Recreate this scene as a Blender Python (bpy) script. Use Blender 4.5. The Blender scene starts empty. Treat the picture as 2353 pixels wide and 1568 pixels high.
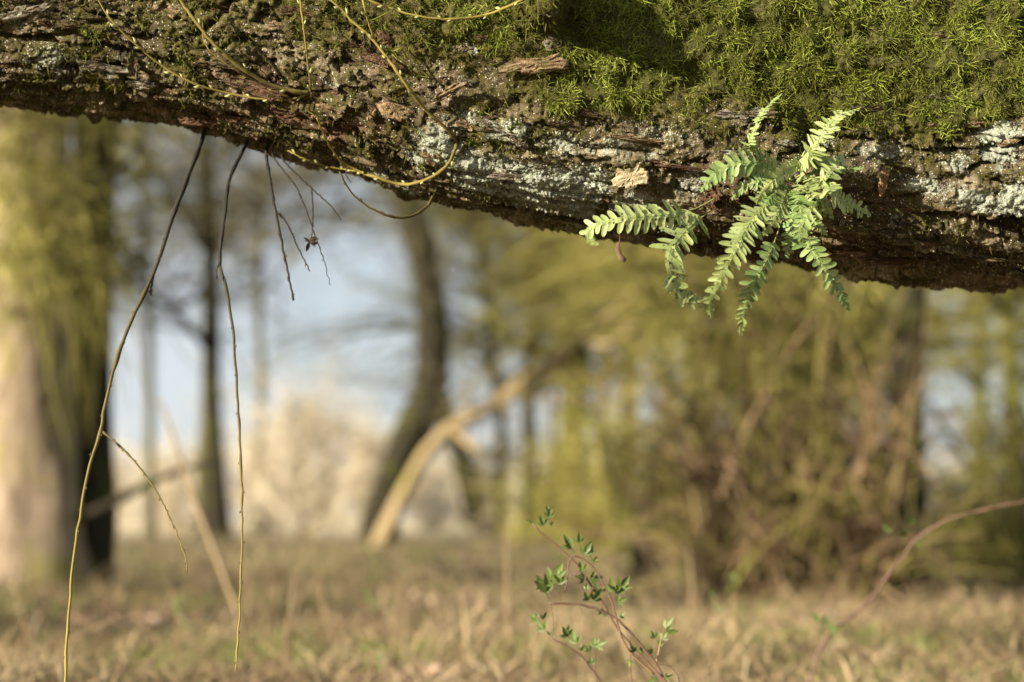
import bpy, math, random
import numpy as np
from mathutils import Vector, Matrix
from mathutils.bvhtree import BVHTree

random.seed(7); rng = np.random.default_rng(11)
scene = bpy.context.scene
COL = scene.collection

# ------------------------------------------------------------------ camera
CAM_H = 0.50
LENS, SENS = 55.0, 36.0
SW = SENS / LENS
FW, FH = 2353.0, 1568.3          # frame units used for all measured positions
PITCH = math.atan((1190 - FH / 2) / FW * SW)
FOCUS = 2.16
cam_d = bpy.data.cameras.new("camera"); cam = bpy.data.objects.new("camera", cam_d); COL.objects.link(cam)
cam.location = (0, 0, CAM_H); cam.rotation_euler = (math.pi / 2 + PITCH, 0, 0)
cam_d.lens = LENS; cam_d.sensor_width = SENS; cam_d.clip_start = 0.05; cam_d.clip_end = 3000
cam_d.dof.use_dof = True; cam_d.dof.focus_distance = FOCUS; cam_d.dof.aperture_fstop = 1.9
cam_d.dof.aperture_blades = 9
scene.camera = cam

# ------------------------------------------------------------------ sky, sun, exposure
SUN_EL, SUN_PHI = math.radians(16), math.radians(57)   # behind the camera, to its left
sdir = Vector((-math.sin(SUN_PHI) * math.cos(SUN_EL), -math.cos(SUN_PHI) * math.cos(SUN_EL), math.sin(SUN_EL)))
world = bpy.data.worlds.new("World"); scene.world = world; world.use_nodes = True
wn = world.node_tree.nodes; wl = world.node_tree.links; wn.clear()
wo = wn.new('ShaderNodeOutputWorld'); wb = wn.new('ShaderNodeBackground'); ws = wn.new('ShaderNodeTexSky')
ws.sky_type = 'NISHITA'; ws.sun_disc = False; ws.sun_elevation = SUN_EL
ws.sun_rotation = math.atan2(sdir.x, sdir.y)
ws.air_density = 1.0; ws.dust_density = 1.4; ws.ozone_density = 1.6
wb.inputs['Strength'].default_value = 0.050
wtc = wn.new('ShaderNodeTexCoord'); wns = wn.new('ShaderNodeTexNoise'); wns.inputs['Scale'].default_value = 3.0; wns.inputs['Detail'].default_value = 5
wrp = wn.new('ShaderNodeMapRange'); wrp.inputs[1].default_value = 0.3; wrp.inputs[2].default_value = 0.7; wrp.inputs[3].default_value = 0.55; wrp.inputs[4].default_value = 0.95
wmx = wn.new('ShaderNodeMix'); wmx.data_type = 'RGBA'; wmx.inputs[7].default_value = (5.5, 5.9, 6.3, 1)      # thin high cloud over the whole sky
wl.new(wtc.outputs['Generated'], wns.inputs['Vector']); wl.new(wns.outputs['Fac'], wrp.inputs[0]); wl.new(wrp.outputs[0], wmx.inputs[0])
wl.new(ws.outputs[0], wmx.inputs[6]); wl.new(wmx.outputs[2], wb.inputs['Color']); wl.new(wb.outputs[0], wo.inputs['Surface'])
sun_d = bpy.data.lights.new("sun", 'SUN'); sun = bpy.data.objects.new("sun", sun_d); COL.objects.link(sun)
sun_d.energy = 5.0; sun_d.angle = math.radians(0.6); sun_d.color = (1.0, 0.90, 0.74)
sun.rotation_euler = (-sdir).to_track_quat('-Z', 'Y').to_euler(); sun.location = (-6, -6, 6)
scene.view_settings.view_transform = 'Standard'; scene.view_settings.look = 'None'
scene.view_settings.exposure = 1.55; scene.view_settings.gamma = 1.0
scene.render.engine = 'CYCLES'
scene.cycles.use_denoising = True
scene.cycles.max_bounces = 6; scene.cycles.diffuse_bounces = 3; scene.cycles.transparent_max_bounces = 4
scene.cycles.sample_clamp_indirect = 6.0

# ------------------------------------------------------------------ helpers
def ray(px, py):
    xn = (px - FW / 2) / FW * SW; yn = (FH / 2 - py) / FW * SW
    c, s = math.cos(PITCH), math.sin(PITCH)
    return Vector((xn, c - yn * s, s + yn * c))
def at(px, py, Y):
    """the point of the place at depth Y that was measured at (px, py)"""
    d = ray(px, py); return Vector((0, 0, CAM_H)) + d * (Y / d.y)
def proj(P):
    P = np.asarray(P); c, s = math.cos(PITCH), math.sin(PITCH)
    x = P[..., 0]; y = P[..., 1]; z = P[..., 2] - CAM_H
    f = y * c + z * s; u = -y * s + z * c
    return x / f / SW * FW + FW / 2, FH / 2 - u / f / SW * FW

def mesh_np(name, V, F, smooth=True, attrs=None):
    """V (n,3); F list of face arrays (m,3) / (m,4)"""
    me = bpy.data.meshes.new(name)
    V = np.ascontiguousarray(V, dtype=np.float32)
    if not isinstance(F, (list, tuple)): F = [F]
    F = [np.asarray(f, dtype=np.int32) for f in F if len(f)]
    loops = np.concatenate([f.ravel() for f in F]); tot = np.concatenate([np.full(len(f), f.shape[1], np.int32) for f in F])
    start = np.concatenate([[0], np.cumsum(tot)[:-1]]).astype(np.int32)
    me.vertices.add(len(V)); me.vertices.foreach_set('co', V.ravel())
    me.loops.add(len(loops)); me.loops.foreach_set('vertex_index', loops)
    me.polygons.add(len(tot)); me.polygons.foreach_set('loop_start', start); me.polygons.foreach_set('loop_total', tot)
    me.polygons.foreach_set('use_smooth', np.full(len(tot), smooth, dtype=bool))
    me.update(calc_edges=True)
    for k, a in (attrs or {}).items():
        at_ = me.attributes.new(k, 'FLOAT', 'POINT'); at_.data.foreach_set('value', np.ascontiguousarray(a, dtype=np.float32))
    return me
def obj(name, me, mat=None, parent=None, loc=None, kind=None):
    o = bpy.data.objects.new(name, me); COL.objects.link(o)
    if mat and me is not None and len(me.materials) == 0: me.materials.append(mat)
    if parent: o.parent = parent
    if loc is not None: o.location = loc
    if kind: o['kind'] = kind
    return o
def tag(o, label, cat, group=None):
    o['label'] = label; o['category'] = cat
    if group: o['group'] = group
    return o
def empty(name, loc, label, cat, group=None):
    o = bpy.data.objects.new(name, None); COL.objects.link(o); o.location = loc; o.empty_display_size = 0.1
    return tag(o, label, cat, group)

class MB:
    def __init__(s): s.V = []; s.F3 = []; s.F4 = []; s.n = 0; s.A = []
    def add(s, V, F3=None, F4=None, a=None):
        V = np.asarray(V, float)
        if F3 is not None and len(F3): s.F3.append(np.asarray(F3) + s.n)
        if F4 is not None and len(F4): s.F4.append(np.asarray(F4) + s.n)
        s.V.append(V); s.n += len(V); s.A.append(np.broadcast_to(0.5 if a is None else a, (len(V),)).copy())
    def mesh(s, name, smooth=True):
        F = []
        if s.F3: F.append(np.concatenate(s.F3))
        if s.F4: F.append(np.concatenate(s.F4))
        return mesh_np(name, np.concatenate(s.V), F, smooth, {'rnd': np.concatenate(s.A)})

def crom(P, k):
    """Catmull-Rom through P (n,d) -> k points"""
    P = np.asarray(P, float)
    if len(P) < 3: t = np.linspace(0, 1, k)[:, None]; return P[0] * (1 - t) + P[-1] * t
    seg = np.linalg.norm(np.diff(P, axis=0), axis=1); cum = np.concatenate([[0], np.cumsum(seg)])
    t = np.linspace(0, cum[-1], k); i = np.clip(np.searchsorted(cum, t, 'right') - 1, 0, len(P) - 2)
    f = ((t - cum[i]) / np.maximum(seg[i], 1e-9))[:, None]
    p1 = P[i]; p2 = P[i + 1]; p0 = np.where((i > 0)[:, None], P[np.maximum(i - 1, 0)], 2 * p1 - p2)
    p3 = np.where((i < len(P) - 2)[:, None], P[np.minimum(i + 2, len(P) - 1)], 2 * p2 - p1)
    return 0.5 * (2 * p1 + (p2 - p0) * f + (2 * p0 - 5 * p1 + 4 * p2 - p3) * f ** 2 + (3 * p1 - p0 - 3 * p2 + p3) * f ** 3)

def tubes(paths, radii, sides, rot=0.0):
    """paths (n,k,3), radii (n,k): n tubes at once -> V, F4"""
    P = np.asarray(paths, float); R = np.asarray(radii, float); n, k, _ = P.shape
    T = np.gradient(P, axis=1); T /= np.maximum(np.linalg.norm(T, axis=2, keepdims=True), 1e-9)
    D = P[:, -1] - P[:, 0]; D = D / np.maximum(np.linalg.norm(D, axis=1, keepdims=True), 1e-9)
    ref = np.where(np.abs(D[:, 2:3]) > 0.75, np.array([[0.0, 1.0, 0.0]]), np.array([[0, 0, 1.0]]))[:, None, :]
    A = np.cross(T, ref); A /= np.maximum(np.linalg.norm(A, axis=2, keepdims=True), 1e-6); B = np.cross(T, A)
    an = np.arange(sides) * 2 * np.pi / sides + rot
    V = P[:, :, None, :] + R[:, :, None, None] * (A[:, :, None, :] * np.cos(an)[None, None, :, None] + B[:, :, None, :] * np.sin(an)[None, None, :, None])
    idx = np.arange(n * k * sides).reshape(n, k, sides)
    a = idx[:, :-1]; b = idx[:, 1:]
    F = np.stack([a, np.roll(a, -1, 2), np.roll(b, -1, 2), b], -1).reshape(-1, 4)
    return V.reshape(-1, 3), F
def tube(P, R, sides=8, k=24, closed=True, wob=0.0, node=0.0, nn=0):
    p = crom(P, k); r = np.interp(np.linspace(0, 1, k), np.linspace(0, 1, len(R)), R)
    if wob: p = p + rng.normal(0, wob, p.shape)
    if node:
        r = r * (1 + node * (rng.random(k) > 0.72))
    V, F = tubes(p[None], r[None], sides)
    if closed:
        n = len(V); V = np.concatenate([V, p[:1], p[-1:]])
        e = np.arange(sides); F3 = np.concatenate([np.stack([np.full(sides, n), np.roll(e, -1), e], 1),
            np.stack([np.full(sides, n + 1), e + (k - 1) * sides, np.roll(e, -1) + (k - 1) * sides], 1)])
        return V, F3, F
    return V, None, F

# ---- vector noise
def _hash(ix, iy, iz, seed):
    h = (ix * 374761393 + iy * 668265263 + iz * 2147483647 + seed * 974634533) & 0xFFFFFFFF
    h = ((h ^ (h >> 13)) * 1274126177) & 0xFFFFFFFF; h = ((h ^ (h >> 16)) * 2246822519) & 0xFFFFFFFF
    return (h ^ (h >> 15)) & 0xFFFFFFFF
def hrand(ix, iy, iz=0, seed=0):
    return _hash(ix.astype(np.int64), iy.astype(np.int64), np.asarray(iz, np.int64), seed) / 4294967295.0
def vnoise(x, y, seed=0):
    ix = np.floor(x); iy = np.floor(y); fx = x - ix; fy = y - iy
    def g(a, b):
        t = hrand(ix + a, iy + b, 0, seed) * 2 * np.pi
        return np.cos(t) * (fx - a) + np.sin(t) * (fy - b)
    u = fx ** 3 * (fx * (fx * 6 - 15) + 10); v = fy ** 3 * (fy * (fy * 6 - 15) + 10)
    return ((g(0, 0) * (1 - u) + g(1, 0) * u) * (1 - v) + (g(0, 1) * (1 - u) + g(1, 1) * u) * v) * 1.41
def fbm(x, y, o=4, seed=0, gain=0.5):
    s = 0; a = 1.0; t = 0
    for i in range(o): s = s + a * vnoise(x * 2 ** i, y * 2 ** i, seed + i * 17); t += a; a *= gain
    return s / t
def worley(x, y, seed=0, jit=0.9):
    ix = np.floor(x); iy = np.floor(y); d1 = np.full(x.shape, 9.0); d2 = d1.copy(); cid = np.zeros(x.shape); ox = d1 * 0; oy = d1 * 0
    for a in (-1, 0, 1):
        for b in (-1, 0, 1):
            cx = ix + a; cy = iy + b
            px = cx + 0.5 + jit * (hrand(cx, cy, 1, seed) - 0.5); py = cy + 0.5 + jit * (hrand(cx, cy, 2, seed) - 0.5)
            d = np.hypot(x - px, y - py); m = d < d1
            d2 = np.where(m, d1, np.minimum(d2, d)); cid = np.where(m, hrand(cx, cy, 3, seed), cid)
            ox = np.where(m, x - px, ox); oy = np.where(m, y - py, oy); d1 = np.where(m, d, d1)
    return d1, d2, cid, ox, oy
def sstep(a, b, x):
    t = np.clip((x - a) / (b - a), 0, 1); return t * t * (3 - 2 * t)

# ---- materials
class NT:
    def __init__(s, name):
        s.m = bpy.data.materials.new(name); s.m.use_nodes = True; s.t = s.m.node_tree; s.t.nodes.clear()
        s.out = s.t.nodes.new('ShaderNodeOutputMaterial'); s.b = s.t.nodes.new('ShaderNodeBsdfPrincipled')
        s.t.links.new(s.b.outputs[0], s.out.inputs[0])
    def new(s, typ, **kw):
        n = s.t.nodes.new(typ)
        for k, v in kw.items():
            if hasattr(n, k): setattr(n, k, v)
            else: n.inputs[k.replace('_', ' ')].default_value = v
        return n
    def link(s, a, b): s.t.links.new(a, b)
    def attr(s, name): return s.new('ShaderNodeAttribute', attribute_name=name).outputs['Fac']
    def coord(s, kind='Object', scale=(1, 1, 1)):
        c = s.new('ShaderNodeTexCoord'); m = s.new('ShaderNodeMapping'); m.inputs['Scale'].default_value = scale
        s.link(c.outputs[kind], m.inputs[0]); return m.outputs[0]
    def noise(s, vec, scale, detail=4, rough=0.55, dist=0.0):
        n = s.new('ShaderNodeTexNoise'); n.inputs['Scale'].default_value = scale; n.inputs['Detail'].default_value = detail
        n.inputs['Roughness'].default_value = rough; n.inputs['Distortion'].default_value = dist
        s.link(vec, n.inputs['Vector']); return n.outputs['Fac']
    def vor(s, vec, scale, out='Distance'):
        n = s.new('ShaderNodeTexVoronoi'); n.inputs['Scale'].default_value = scale; s.link(vec, n.inputs['Vector']); return n.outputs[out]
    def ramp(s, fac, stops, interp='LINEAR'):
        r = s.new('ShaderNodeValToRGB'); e = r.color_ramp.elements; r.color_ramp.interpolation = interp
        while len(e) < len(stops): e.new(0.5)
        for k, (p, c) in enumerate(stops):
            e[k].position = p; e[k].color = (*c, 1) if hasattr(c, '__len__') else (c, c, c, 1)
        s.link(fac, r.inputs[0]); return r.outputs[0]
    def mix(s, fac, a, b):
        n = s.new('ShaderNodeMix'); n.data_type = 'RGBA'
        for v, i in ((fac, 0), (a, 6), (b, 7)):
            if isinstance(v, (int, float)): n.inputs[i].default_value = v
            elif isinstance(v, tuple): n.inputs[i].default_value = (*v, 1)
            else: s.link(v, n.inputs[i])
        return n.outputs[2]
    def math(s, op, a, b=0.0, clamp=False):
        n = s.new('ShaderNodeMath', operation=op); n.use_clamp = clamp
        for v, i in ((a, 0), (b, 1)):
            if isinstance(v, (int, float)): n.inputs[i].default_value = v
            else: s.link(v, n.inputs[i])
        return n.outputs[0]
    def bump(s, h, strength, dist):
        b = s.new('ShaderNodeBump'); b.inputs['Strength'].default_value = strength; b.inputs['Distance'].default_value = dist
        s.link(h, b.inputs['Height']); s.link(b.outputs[0], s.b.inputs['Normal'])
    def fin(s, col, rough=0.9, spec=0.2, trans=None):
        if isinstance(col, tuple): s.b.inputs['Base Color'].default_value = (*col, 1)
        else: s.link(col, s.b.inputs['Base Color'])
        s.b.inputs['Roughness'].default_value = rough; s.b.inputs['Specular IOR Level'].default_value = spec
        if trans:
            t = s.new('ShaderNodeBsdfTranslucent'); mx = s.new('ShaderNodeMixShader'); mx.inputs[0].default_value = trans
            if isinstance(col, tuple): t.inputs[0].default_value = (*col, 1)
            else: s.link(col, t.inputs[0])
            s.link(s.b.outputs[0], mx.inputs[1]); s.link(t.outputs[0], mx.inputs[2]); s.link(mx.outputs[0], s.out.inputs[0])
        return s.m

def mat_trunk():
    n = NT('bark_with_lichen'); v = n.coord('Object', (1, 1, 1)); vs = n.coord('Object', (0.35, 1, 1))
    moss, lich, red, tone, wood = (n.attr(k) for k in ('moss', 'lichen', 'red', 'tone', 'wood'))
    a = n.noise(vs, 26, 6, 0.62, 0.4); b = n.noise(v, 160, 4, 0.6); c = n.noise(v, 9, 3, 0.5)
    t = n.math('ADD', n.math('MULTIPLY', a, 0.55), n.math('MULTIPLY', tone, 0.30)); t = n.math('ADD', t, n.math('MULTIPLY', b, 0.18))
    col = n.ramp(t, [(0.30, (0.022, 0.018, 0.012)), (0.45, (0.066, 0.052, 0.029)), (0.58, (0.155, 0.122, 0.070)), (0.74, (0.34, 0.28, 0.18))])
    rc = n.ramp(n.noise(vs, 60, 5, 0.65), [(0.3, (0.07, 0.028, 0.018)), (0.55, (0.165, 0.075, 0.048)), (0.75, (0.26, 0.14, 0.095))])
    col = n.mix(n.math('MULTIPLY', n.math('MULTIPLY', red, n.ramp(n.noise(v, 45, 5, .7), [(.35, .2), (.6, 1.0)])), 0.7, True), col, rc)
    wc = n.ramp(n.noise(n.coord('Object', (0.12, 1, 1)), 150, 4, 0.6), [(0.3, (0.14, 0.085, 0.045)), (0.55, (0.33, 0.24, 0.14)), (0.75, (0.46, 0.37, 0.25))])
    col = n.mix(wood, col, wc)
    # mossy film
    mc = n.ramp(n.noise(v, 70, 4, 0.6), [(0.3, (0.028, 0.024, 0.007)), (0.55, (0.070, 0.064, 0.014)), (0.75, (0.135, 0.112, 0.026))]); mc = n.mix(n.ramp(moss, [(.7, 0.0), (.95, .85)]), mc, (0.040, 0.046, 0.008))
    mf = n.math('ADD', n.math('ADD', moss, 0.12), n.math('MULTIPLY', n.math('SUBTRACT', n.noise(v, 75, 6, 0.7), 0.5), 2.2))
    col = n.mix(n.math('MULTIPLY', n.ramp(mf, [(0.25, 0.0), (0.6, 1.0)]), 0.85), col, mc)
    # lichen crust
    lc = n.ramp(n.noise(v, 220, 3, 0.6), [(0.3, (0.18, 0.195, 0.135)), (0.6, (0.32, 0.34, 0.265)), (0.8, (0.45, 0.465, 0.38))])
    lf = n.math('ADD', lich, n.math('MULTIPLY', n.math('SUBTRACT', n.noise(v, 55, 6, 0.72), 0.5), 2.0))
    lm = n.ramp(lf, [(0.42, 0.0), (0.72, 0.95)])
    col = n.mix(lm, col, lc)
    # scattered specks of crust
    sp = n.vor(v, 330); sr = n.vor(v, 330, 'Color'); sx = n.new('ShaderNodeSeparateColor'); n.link(sr, sx.inputs[0])
    pick = n.math('GREATER_THAN', n.math('ADD', sx.outputs[0], n.math('MULTIPLY', c, 0.5)), 1.02)
    dot = n.math('LESS_THAN', sp, 0.30)
    col = n.mix(n.math('MULTIPLY', n.math('MULTIPLY', pick, dot), n.ramp(moss, [(.45, 1.0), (.75, .0)])), col, (0.50, 0.50, 0.44))
    h = n.math('ADD', n.math('MULTIPLY', n.noise(vs, 190, 5, 0.68), 0.7), n.math('MULTIPLY', n.noise(v, 520, 3, 0.6), 0.4))
    n.bump(h, 1.0, 0.006)
    return n.fin(col, 0.95, 0.05)
def mat_rnd(name, stops, rough=0.85, spec=0.2, trans=None, nscale=None, amt=0.3, coord='Object'):
    n = NT(name); f = n.attr('rnd')
    if nscale:
        f = n.math('ADD', n.math('MULTIPLY', f, 1 - amt), n.math('MULTIPLY', n.noise(n.coord(coord), nscale, 4, 0.6), amt))
    return n.fin(n.ramp(f, stops), rough, spec, trans)
def mat_wood(name, stops, scale=(0.3, 1, 1), sc=110, bump=0.004, patch=None, grown=0.5):
    """bark of a loose plate; grain follows the plate, moss film and crust follow the place"""
    n = NT(name); g = n.new('ShaderNodeNewGeometry'); mp = n.new('ShaderNodeMapping'); mp.inputs['Scale'].default_value = scale; n.link(g.outputs['Position'], mp.inputs[0]); v = mp.outputs[0]
    w = g.outputs['Position']; f = n.noise(v, sc, 6, 0.72, 0.5); c = n.ramp(f, stops)
    c = n.mix(n.ramp(n.noise(w, 60, 5, 0.7), [(0.40, 0.0), (0.66, 0.75)]), c, tuple(x * 0.45 for x in stops[0][1]))
    if patch: c = n.mix(n.ramp(n.noise(w, patch[1], 4, 0.6), [(0.5, 0.0), (0.62, 1.0)]), c, patch[0])
    c = n.mix(n.math('MULTIPLY', n.ramp(n.noise(w, 85, 6, 0.75, 0.4), [(0.50, 0.0), (0.60, 1.0)]), grown), c, (0.075, 0.068, 0.018))
    c = n.mix(n.math('MULTIPLY', n.ramp(n.noise(w, 240, 4, 0.7), [(0.62, 0.0), (0.68, 1.0)]), grown), c, (0.38, 0.38, 0.31))
    n.bump(n.math('ADD', f, n.noise(w, 420, 3, .6)), 1.0, bump); return n.fin(c, 0.92, 0.12)
def mat_bgbark(name, lo, hi, moss=None, mossy=0.5, sc=6):
    n = NT(name); v = n.coord('Object'); vs = n.coord('Object', (3, 3, 0.6))
    f = n.noise(vs, sc, 5, 0.65, 0.3); c = n.ramp(f, [(0.3, lo), (0.7, hi)])
    if moss: c = n.mix(n.ramp(n.noise(v, 2.2, 5, 0.65), [(0.62 - mossy * 0.4, 0.0), (0.78 - mossy * 0.4, 1.0)]), c, moss)
    n.bump(f, 0.8, 0.02); return n.fin(c, 0.95, 0.1)

M = {}
M['trunk'] = mat_trunk()
M['moss'] = mat_rnd('moss_strands', [(0.0, (0.055, 0.042, 0.012)), (0.3, (0.10, 0.092, 0.018)), (0.55, (0.145, 0.17, 0.024)), (0.8, (0.225, 0.265, 0.036)), (1.0, (0.31, 0.35, 0.075))], 0.8, 0.12, 0.22)
M['lichen'] = mat_rnd('lichen_grains', [(0.0, (0.17, 0.18, 0.125)), (0.5, (0.28, 0.295, 0.23)), (1.0, (0.44, 0.44, 0.37))], 0.95, 0.1)

# ================================================================== the leaning willow trunk
SIL = np.array([(-900,175),(-400,215),(0,252),(150,272),(270,285),(350,291),(430,305),(520,322),(600,345),(700,378),(800,398),(860,425),(930,450),
    (1000,467),(1100,492),(1200,513),(1300,529),(1400,546),(1500,565),(1600,580),(1700,591),(1800,604),(1950,628),(2100,645),(2200,653),(2353,673)], float)
SIL[:, 1] -= 11             # the bark relief stands proud of the smooth outline
YC = 2.31
FLAT = 0.72                # the trunk is a little flattened front to back
def seg(a, b, st): return np.linspace(a, b, max(2, int(round((b - a) / st)) + 1))
xs = np.unique(np.concatenate([seg(-2.7, -0.88, 0.03), seg(-0.88, 0.88, 0.0024), seg(0.88, 3.1, 0.03)]))
al_d = np.radians(seg(-116, 42, 0.43)); al_c = np.radians(np.arange(46, 240, 4.0))
al = np.concatenate([al_d, al_c]); NX, NA, ND = len(xs), len(al), len(al_d)
Rx = np.interp(xs, [-2.7, -0.8, -0.1, 0.4, 0.85, 1.6, 2.6, 3.1], [0.19, 0.25, 0.278, 0.298, 0.315, 0.36, 0.46, 0.55])
# target slope of the lower outline seen at each x
sx = np.array([(at(px, py, YC + 0.02)) for px, py in SIL]); smt = np.array([(p[2] - CAM_H) / p[1] for p in sx])
slope = np.interp(xs, sx[:, 0], smt)
def sup(a, n=3.1): return (np.abs(np.cos(a)) ** n + np.abs(np.sin(a)) ** n) ** (-1 / n)
prof = sup(al)
cosA, sinA = np.cos(al), np.sin(al)
zc = np.zeros(NX) + 1.1
for _ in range(12):
    Y = YC - FLAT * Rx[:, None] * prof * cosA; Z = zc[:, None] + Rx[:, None] * prof * sinA
    m = (Z - CAM_H) / Y; k = m.argmin(1); zc += (slope - m[np.arange(NX), k]) * Y[np.arange(NX), k]
# beyond the frame: sinks to its root plate on the right, climbs gently on the left
i1 = np.searchsorted(xs, 0.86); s1 = (zc[i1] - zc[i1 - 60]) / (xs[i1] - xs[i1 - 60])
dx = np.clip(xs - xs[i1], 0, None); zc = np.where(xs > xs[i1], zc[i1] + s1 * dx - 0.155 * dx ** 2 , zc)
i0 = np.searchsorted(xs, -0.86); dx = np.clip(xs[i0] - xs, 0, None); s0 = (zc[i0] - zc[i0 + 60]) / (xs[i0 + 60] - xs[i0])
zc = np.where(xs < xs[i0], zc[i0] + s0 * dx + 0.05 * dx ** 2, zc)
ker = np.hanning(41); ker /= ker.sum(); zc = np.convolve(np.pad(zc, 20, mode='edge'), ker, 'valid')
X, A = np.meshgrid(xs, al, indexing='ij')
S = A * 0.29                               # arc length across the trunk
X0 = X; base = Rx[:, None] * prof[None]
P0 = np.stack([X, YC - FLAT * base * cosA[None], zc[:, None] + base * sinA[None]], -1)
pu, pv = proj(P0)                          # where the bare surface was measured
pv = np.where(P0[..., 1] > YC + 0.02, 3000, pv)

def blobs(L):
    m = np.zeros(pu.shape)
    for x, y, rx, ry, rot, s in L:
        c, sn = math.cos(math.radians(rot)), math.sin(math.radians(rot)); dx = pu - x; dy = pv - y
        d = ((dx * c + dy * sn) / rx) ** 2 + ((-dx * sn + dy * c) / ry) ** 2
        m = np.maximum(m, s * np.exp(-d * 0.9))
    return m
warp1 = fbm(X * 7, S * 9, 3, 5) ; warp2 = fbm(X * 7 + 40, S * 9, 3, 6)
puw = pu + warp1 * 120; pvw = pv + warp2 * 90
# --- moss: a thick carpet on the upper right, patches elsewhere
edge = np.interp(puw, [-400, 200, 560, 760, 960, 1150, 1290, 1400, 1520, 1650, 1780, 1900, 2050, 2200, 2353, 3000],
                       [-60, 10, 60, 130, 140, 150, 215, 235, 265, 232, 265, 290, 305, 290, 265, 300])
moss = sstep(55, -45, pvw - edge) * np.interp(pu, [-300, 300, 700, 950, 1250, 1350, 2400], [0.45, 0.5, 0.62, 0.72, 0.85, 1, 1])
moss = np.where((A > 0.4), np.maximum(moss, 0.85), moss)
patch = fbm(X * 14, S * 22, 4, 9)
moss = np.maximum(moss, np.clip(0.30 + 0.12 * sstep(850, 1050, pu) + patch * 1.2, 0, 0.66) * np.interp(pv, [0, 250, 420, 600], [1, 0.9, 0.65, 0.45]))
moss = np.maximum(moss, blobs([(420,95,60,40,0,.6),(210,190,60,22,8,.55),(330,45,60,40,0,.6),(700,60,60,60,0,.7),(1000,90,70,70,0,.8),(1180,210,60,30,0,.6),
    (1090,330,40,25,0,.7),(1000,395,40,20,0,.55),(1620,150,90,60,0,1.0),(1420,170,90,60,0,1.0),(760,240,40,30,0,.6),(840,330,50,30,0,.6),(640,290,60,20,12,.6),(150,215,120,14,6,.6),(1550,520,80,20,10,.55),(1250,350,70,25,0,.5)]))
# --- lichen crust
lich = blobs([(1010,330,62,44,15,.95),(960,360,40,26,10,.7),(1120,395,110,42,9,1.1),(1240,425,95,48,9,1.1),(1340,425,70,50,0,1.0),(1170,300,70,40,0,.72),(1090,270,60,26,20,.6),(1290,330,80,40,0,.62),(1330,480,55,35,0,.9),
    (1420,330,90,36,0,.55),(1530,310,90,34,0,.5),(1600,430,60,50,0,.55),(1450,470,60,34,0,.75),(1500,360,50,22,0,.5),(2300,330,55,60,0,.95),(2340,460,70,50,0,.95),(2235,455,60,34,10,.85),(2130,430,70,30,10,.7),
    (2030,350,90,30,5,.55),(1900,330,70,30,0,.5),(2200,380,50,30,0,.6),(2060,500,60,30,0,.4),(110,140,60,50,0,.55),(260,160,40,24,0,.5),(20,60,70,40,0,.4),(870,390,40,16,20,.6),(930,420,60,18,18,.6),(1060,480,80,14,12,.55),(1200,495,100,14,10,.5),(2150,560,150,30,8,.42),(540,140,30,16,0,.4),(700,330,60,16,10,.35)])
lich = lich * (1 - 0.85 * sstep(0.7, 0.95, moss))
red = blobs([(900,115,75,52,0,.7),(600,205,120,34,14,.9),(690,262,120,36,12,.95),(790,300,100,30,8,1),(520,275,90,30,6,.9),(430,245,110,26,4,.7),(690,25,70,30,0,.6),(370,15,70,20,0,.3),(480,190,60,24,0,.5),(1040,190,40,20,0,.6),(1300,200,60,24,20,.7),(1590,385,80,22,0,.8),(1660,450,60,44,0,.8),(2050,470,120,36,0,.5),(1900,560,200,40,4,.55),(2150,610,260,26,6,.5),(1640,560,60,20,0,.5),(860,270,50,40,0,.35),(1870,480,90,60,0,.4)])
wood = blobs([(378,22,52,18,2,1),(1235,148,78,20,-2,1),(905,252,48,22,18,.8),(1130,300,60,16,22,.5),(1600,405,60,6,3,.6),(250,155,36,10,8,.4)])
wood = np.clip(wood * 2 - 0.9, 0, 1)

# --- relief
rag = fbm(X * 55, S * 60, 4, 20, 0.6); rag2 = fbm(X * 55 + 9, S * 60 + 31, 4, 25, 0.6)
wx = X * 9 + fbm(X * 9, S * 14, 3, 21) * 0.9 + rag * 0.30; wy = S * 30 + fbm(X * 6, S * 12, 3, 22) * 2.2 + rag2 * 0.55
d1, d2, cid, ox, oy = worley(wx, wy, 31)
hsel = hrand(np.floor(cid * 9973), np.floor(cid * 77), 0, 3)
fis = (1 - sstep(0.0, 0.10, d2 - d1)) * sstep(0.25, 0.55, hsel)
plate = (cid - 0.5) * 0.013 + ox * (hsel - 0.5) * 0.012 + oy * 0.006
wx2 = X * 26 + fbm(X * 25, S * 35, 2, 41) * 0.8 + rag * 0.7; wy2 = S * 70 + fbm(X * 15, S * 30, 2, 42) * 1.6 + rag2 * 0.9
e1, e2, cid2, ox2, oy2 = worley(wx2, wy2, 51)
fis2 = (1 - sstep(0.0, 0.12, e2 - e1)) * (cid2 > 0.45); plate2 = (cid2 - 0.5) * 0.0060 + ox2 * (cid - 0.5) * 0.004
ridge = 1 - np.abs(fbm(X * 2.4 + fbm(X*5,S*8,2,60)*0.4, S * 15 + fbm(X * 3, S * 6, 2, 61) * 1.5 + rag2 * 0.12, 3, 62)) * 7.0
ridge = np.clip(ridge, 0, 1) ** 2 * sstep(-0.05, 0.2, fbm(X * 4, S * 8, 2, 63))           # long fissures running with the grain
bare = 1 - sstep(0.55, 0.95, moss) * 0.75
gran = sstep(900, 1050, pu) * sstep(1750, 1600, pu)       # the crusted stretch is flatter
smooth_w = 1 - 0.8 * np.clip(wood + red * 0.45, 0, 1)
D = fbm(X * 2.6, S * 3.2, 3, 71) * 0.022 + fbm(X * 9, S * 13, 3, 72) * 0.010
D += (plate - fis * 0.012 - ridge * 0.017) * bare * (1 - 0.45 * gran)
D += (plate2 - fis2 * 0.0035) * bare * smooth_w
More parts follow.
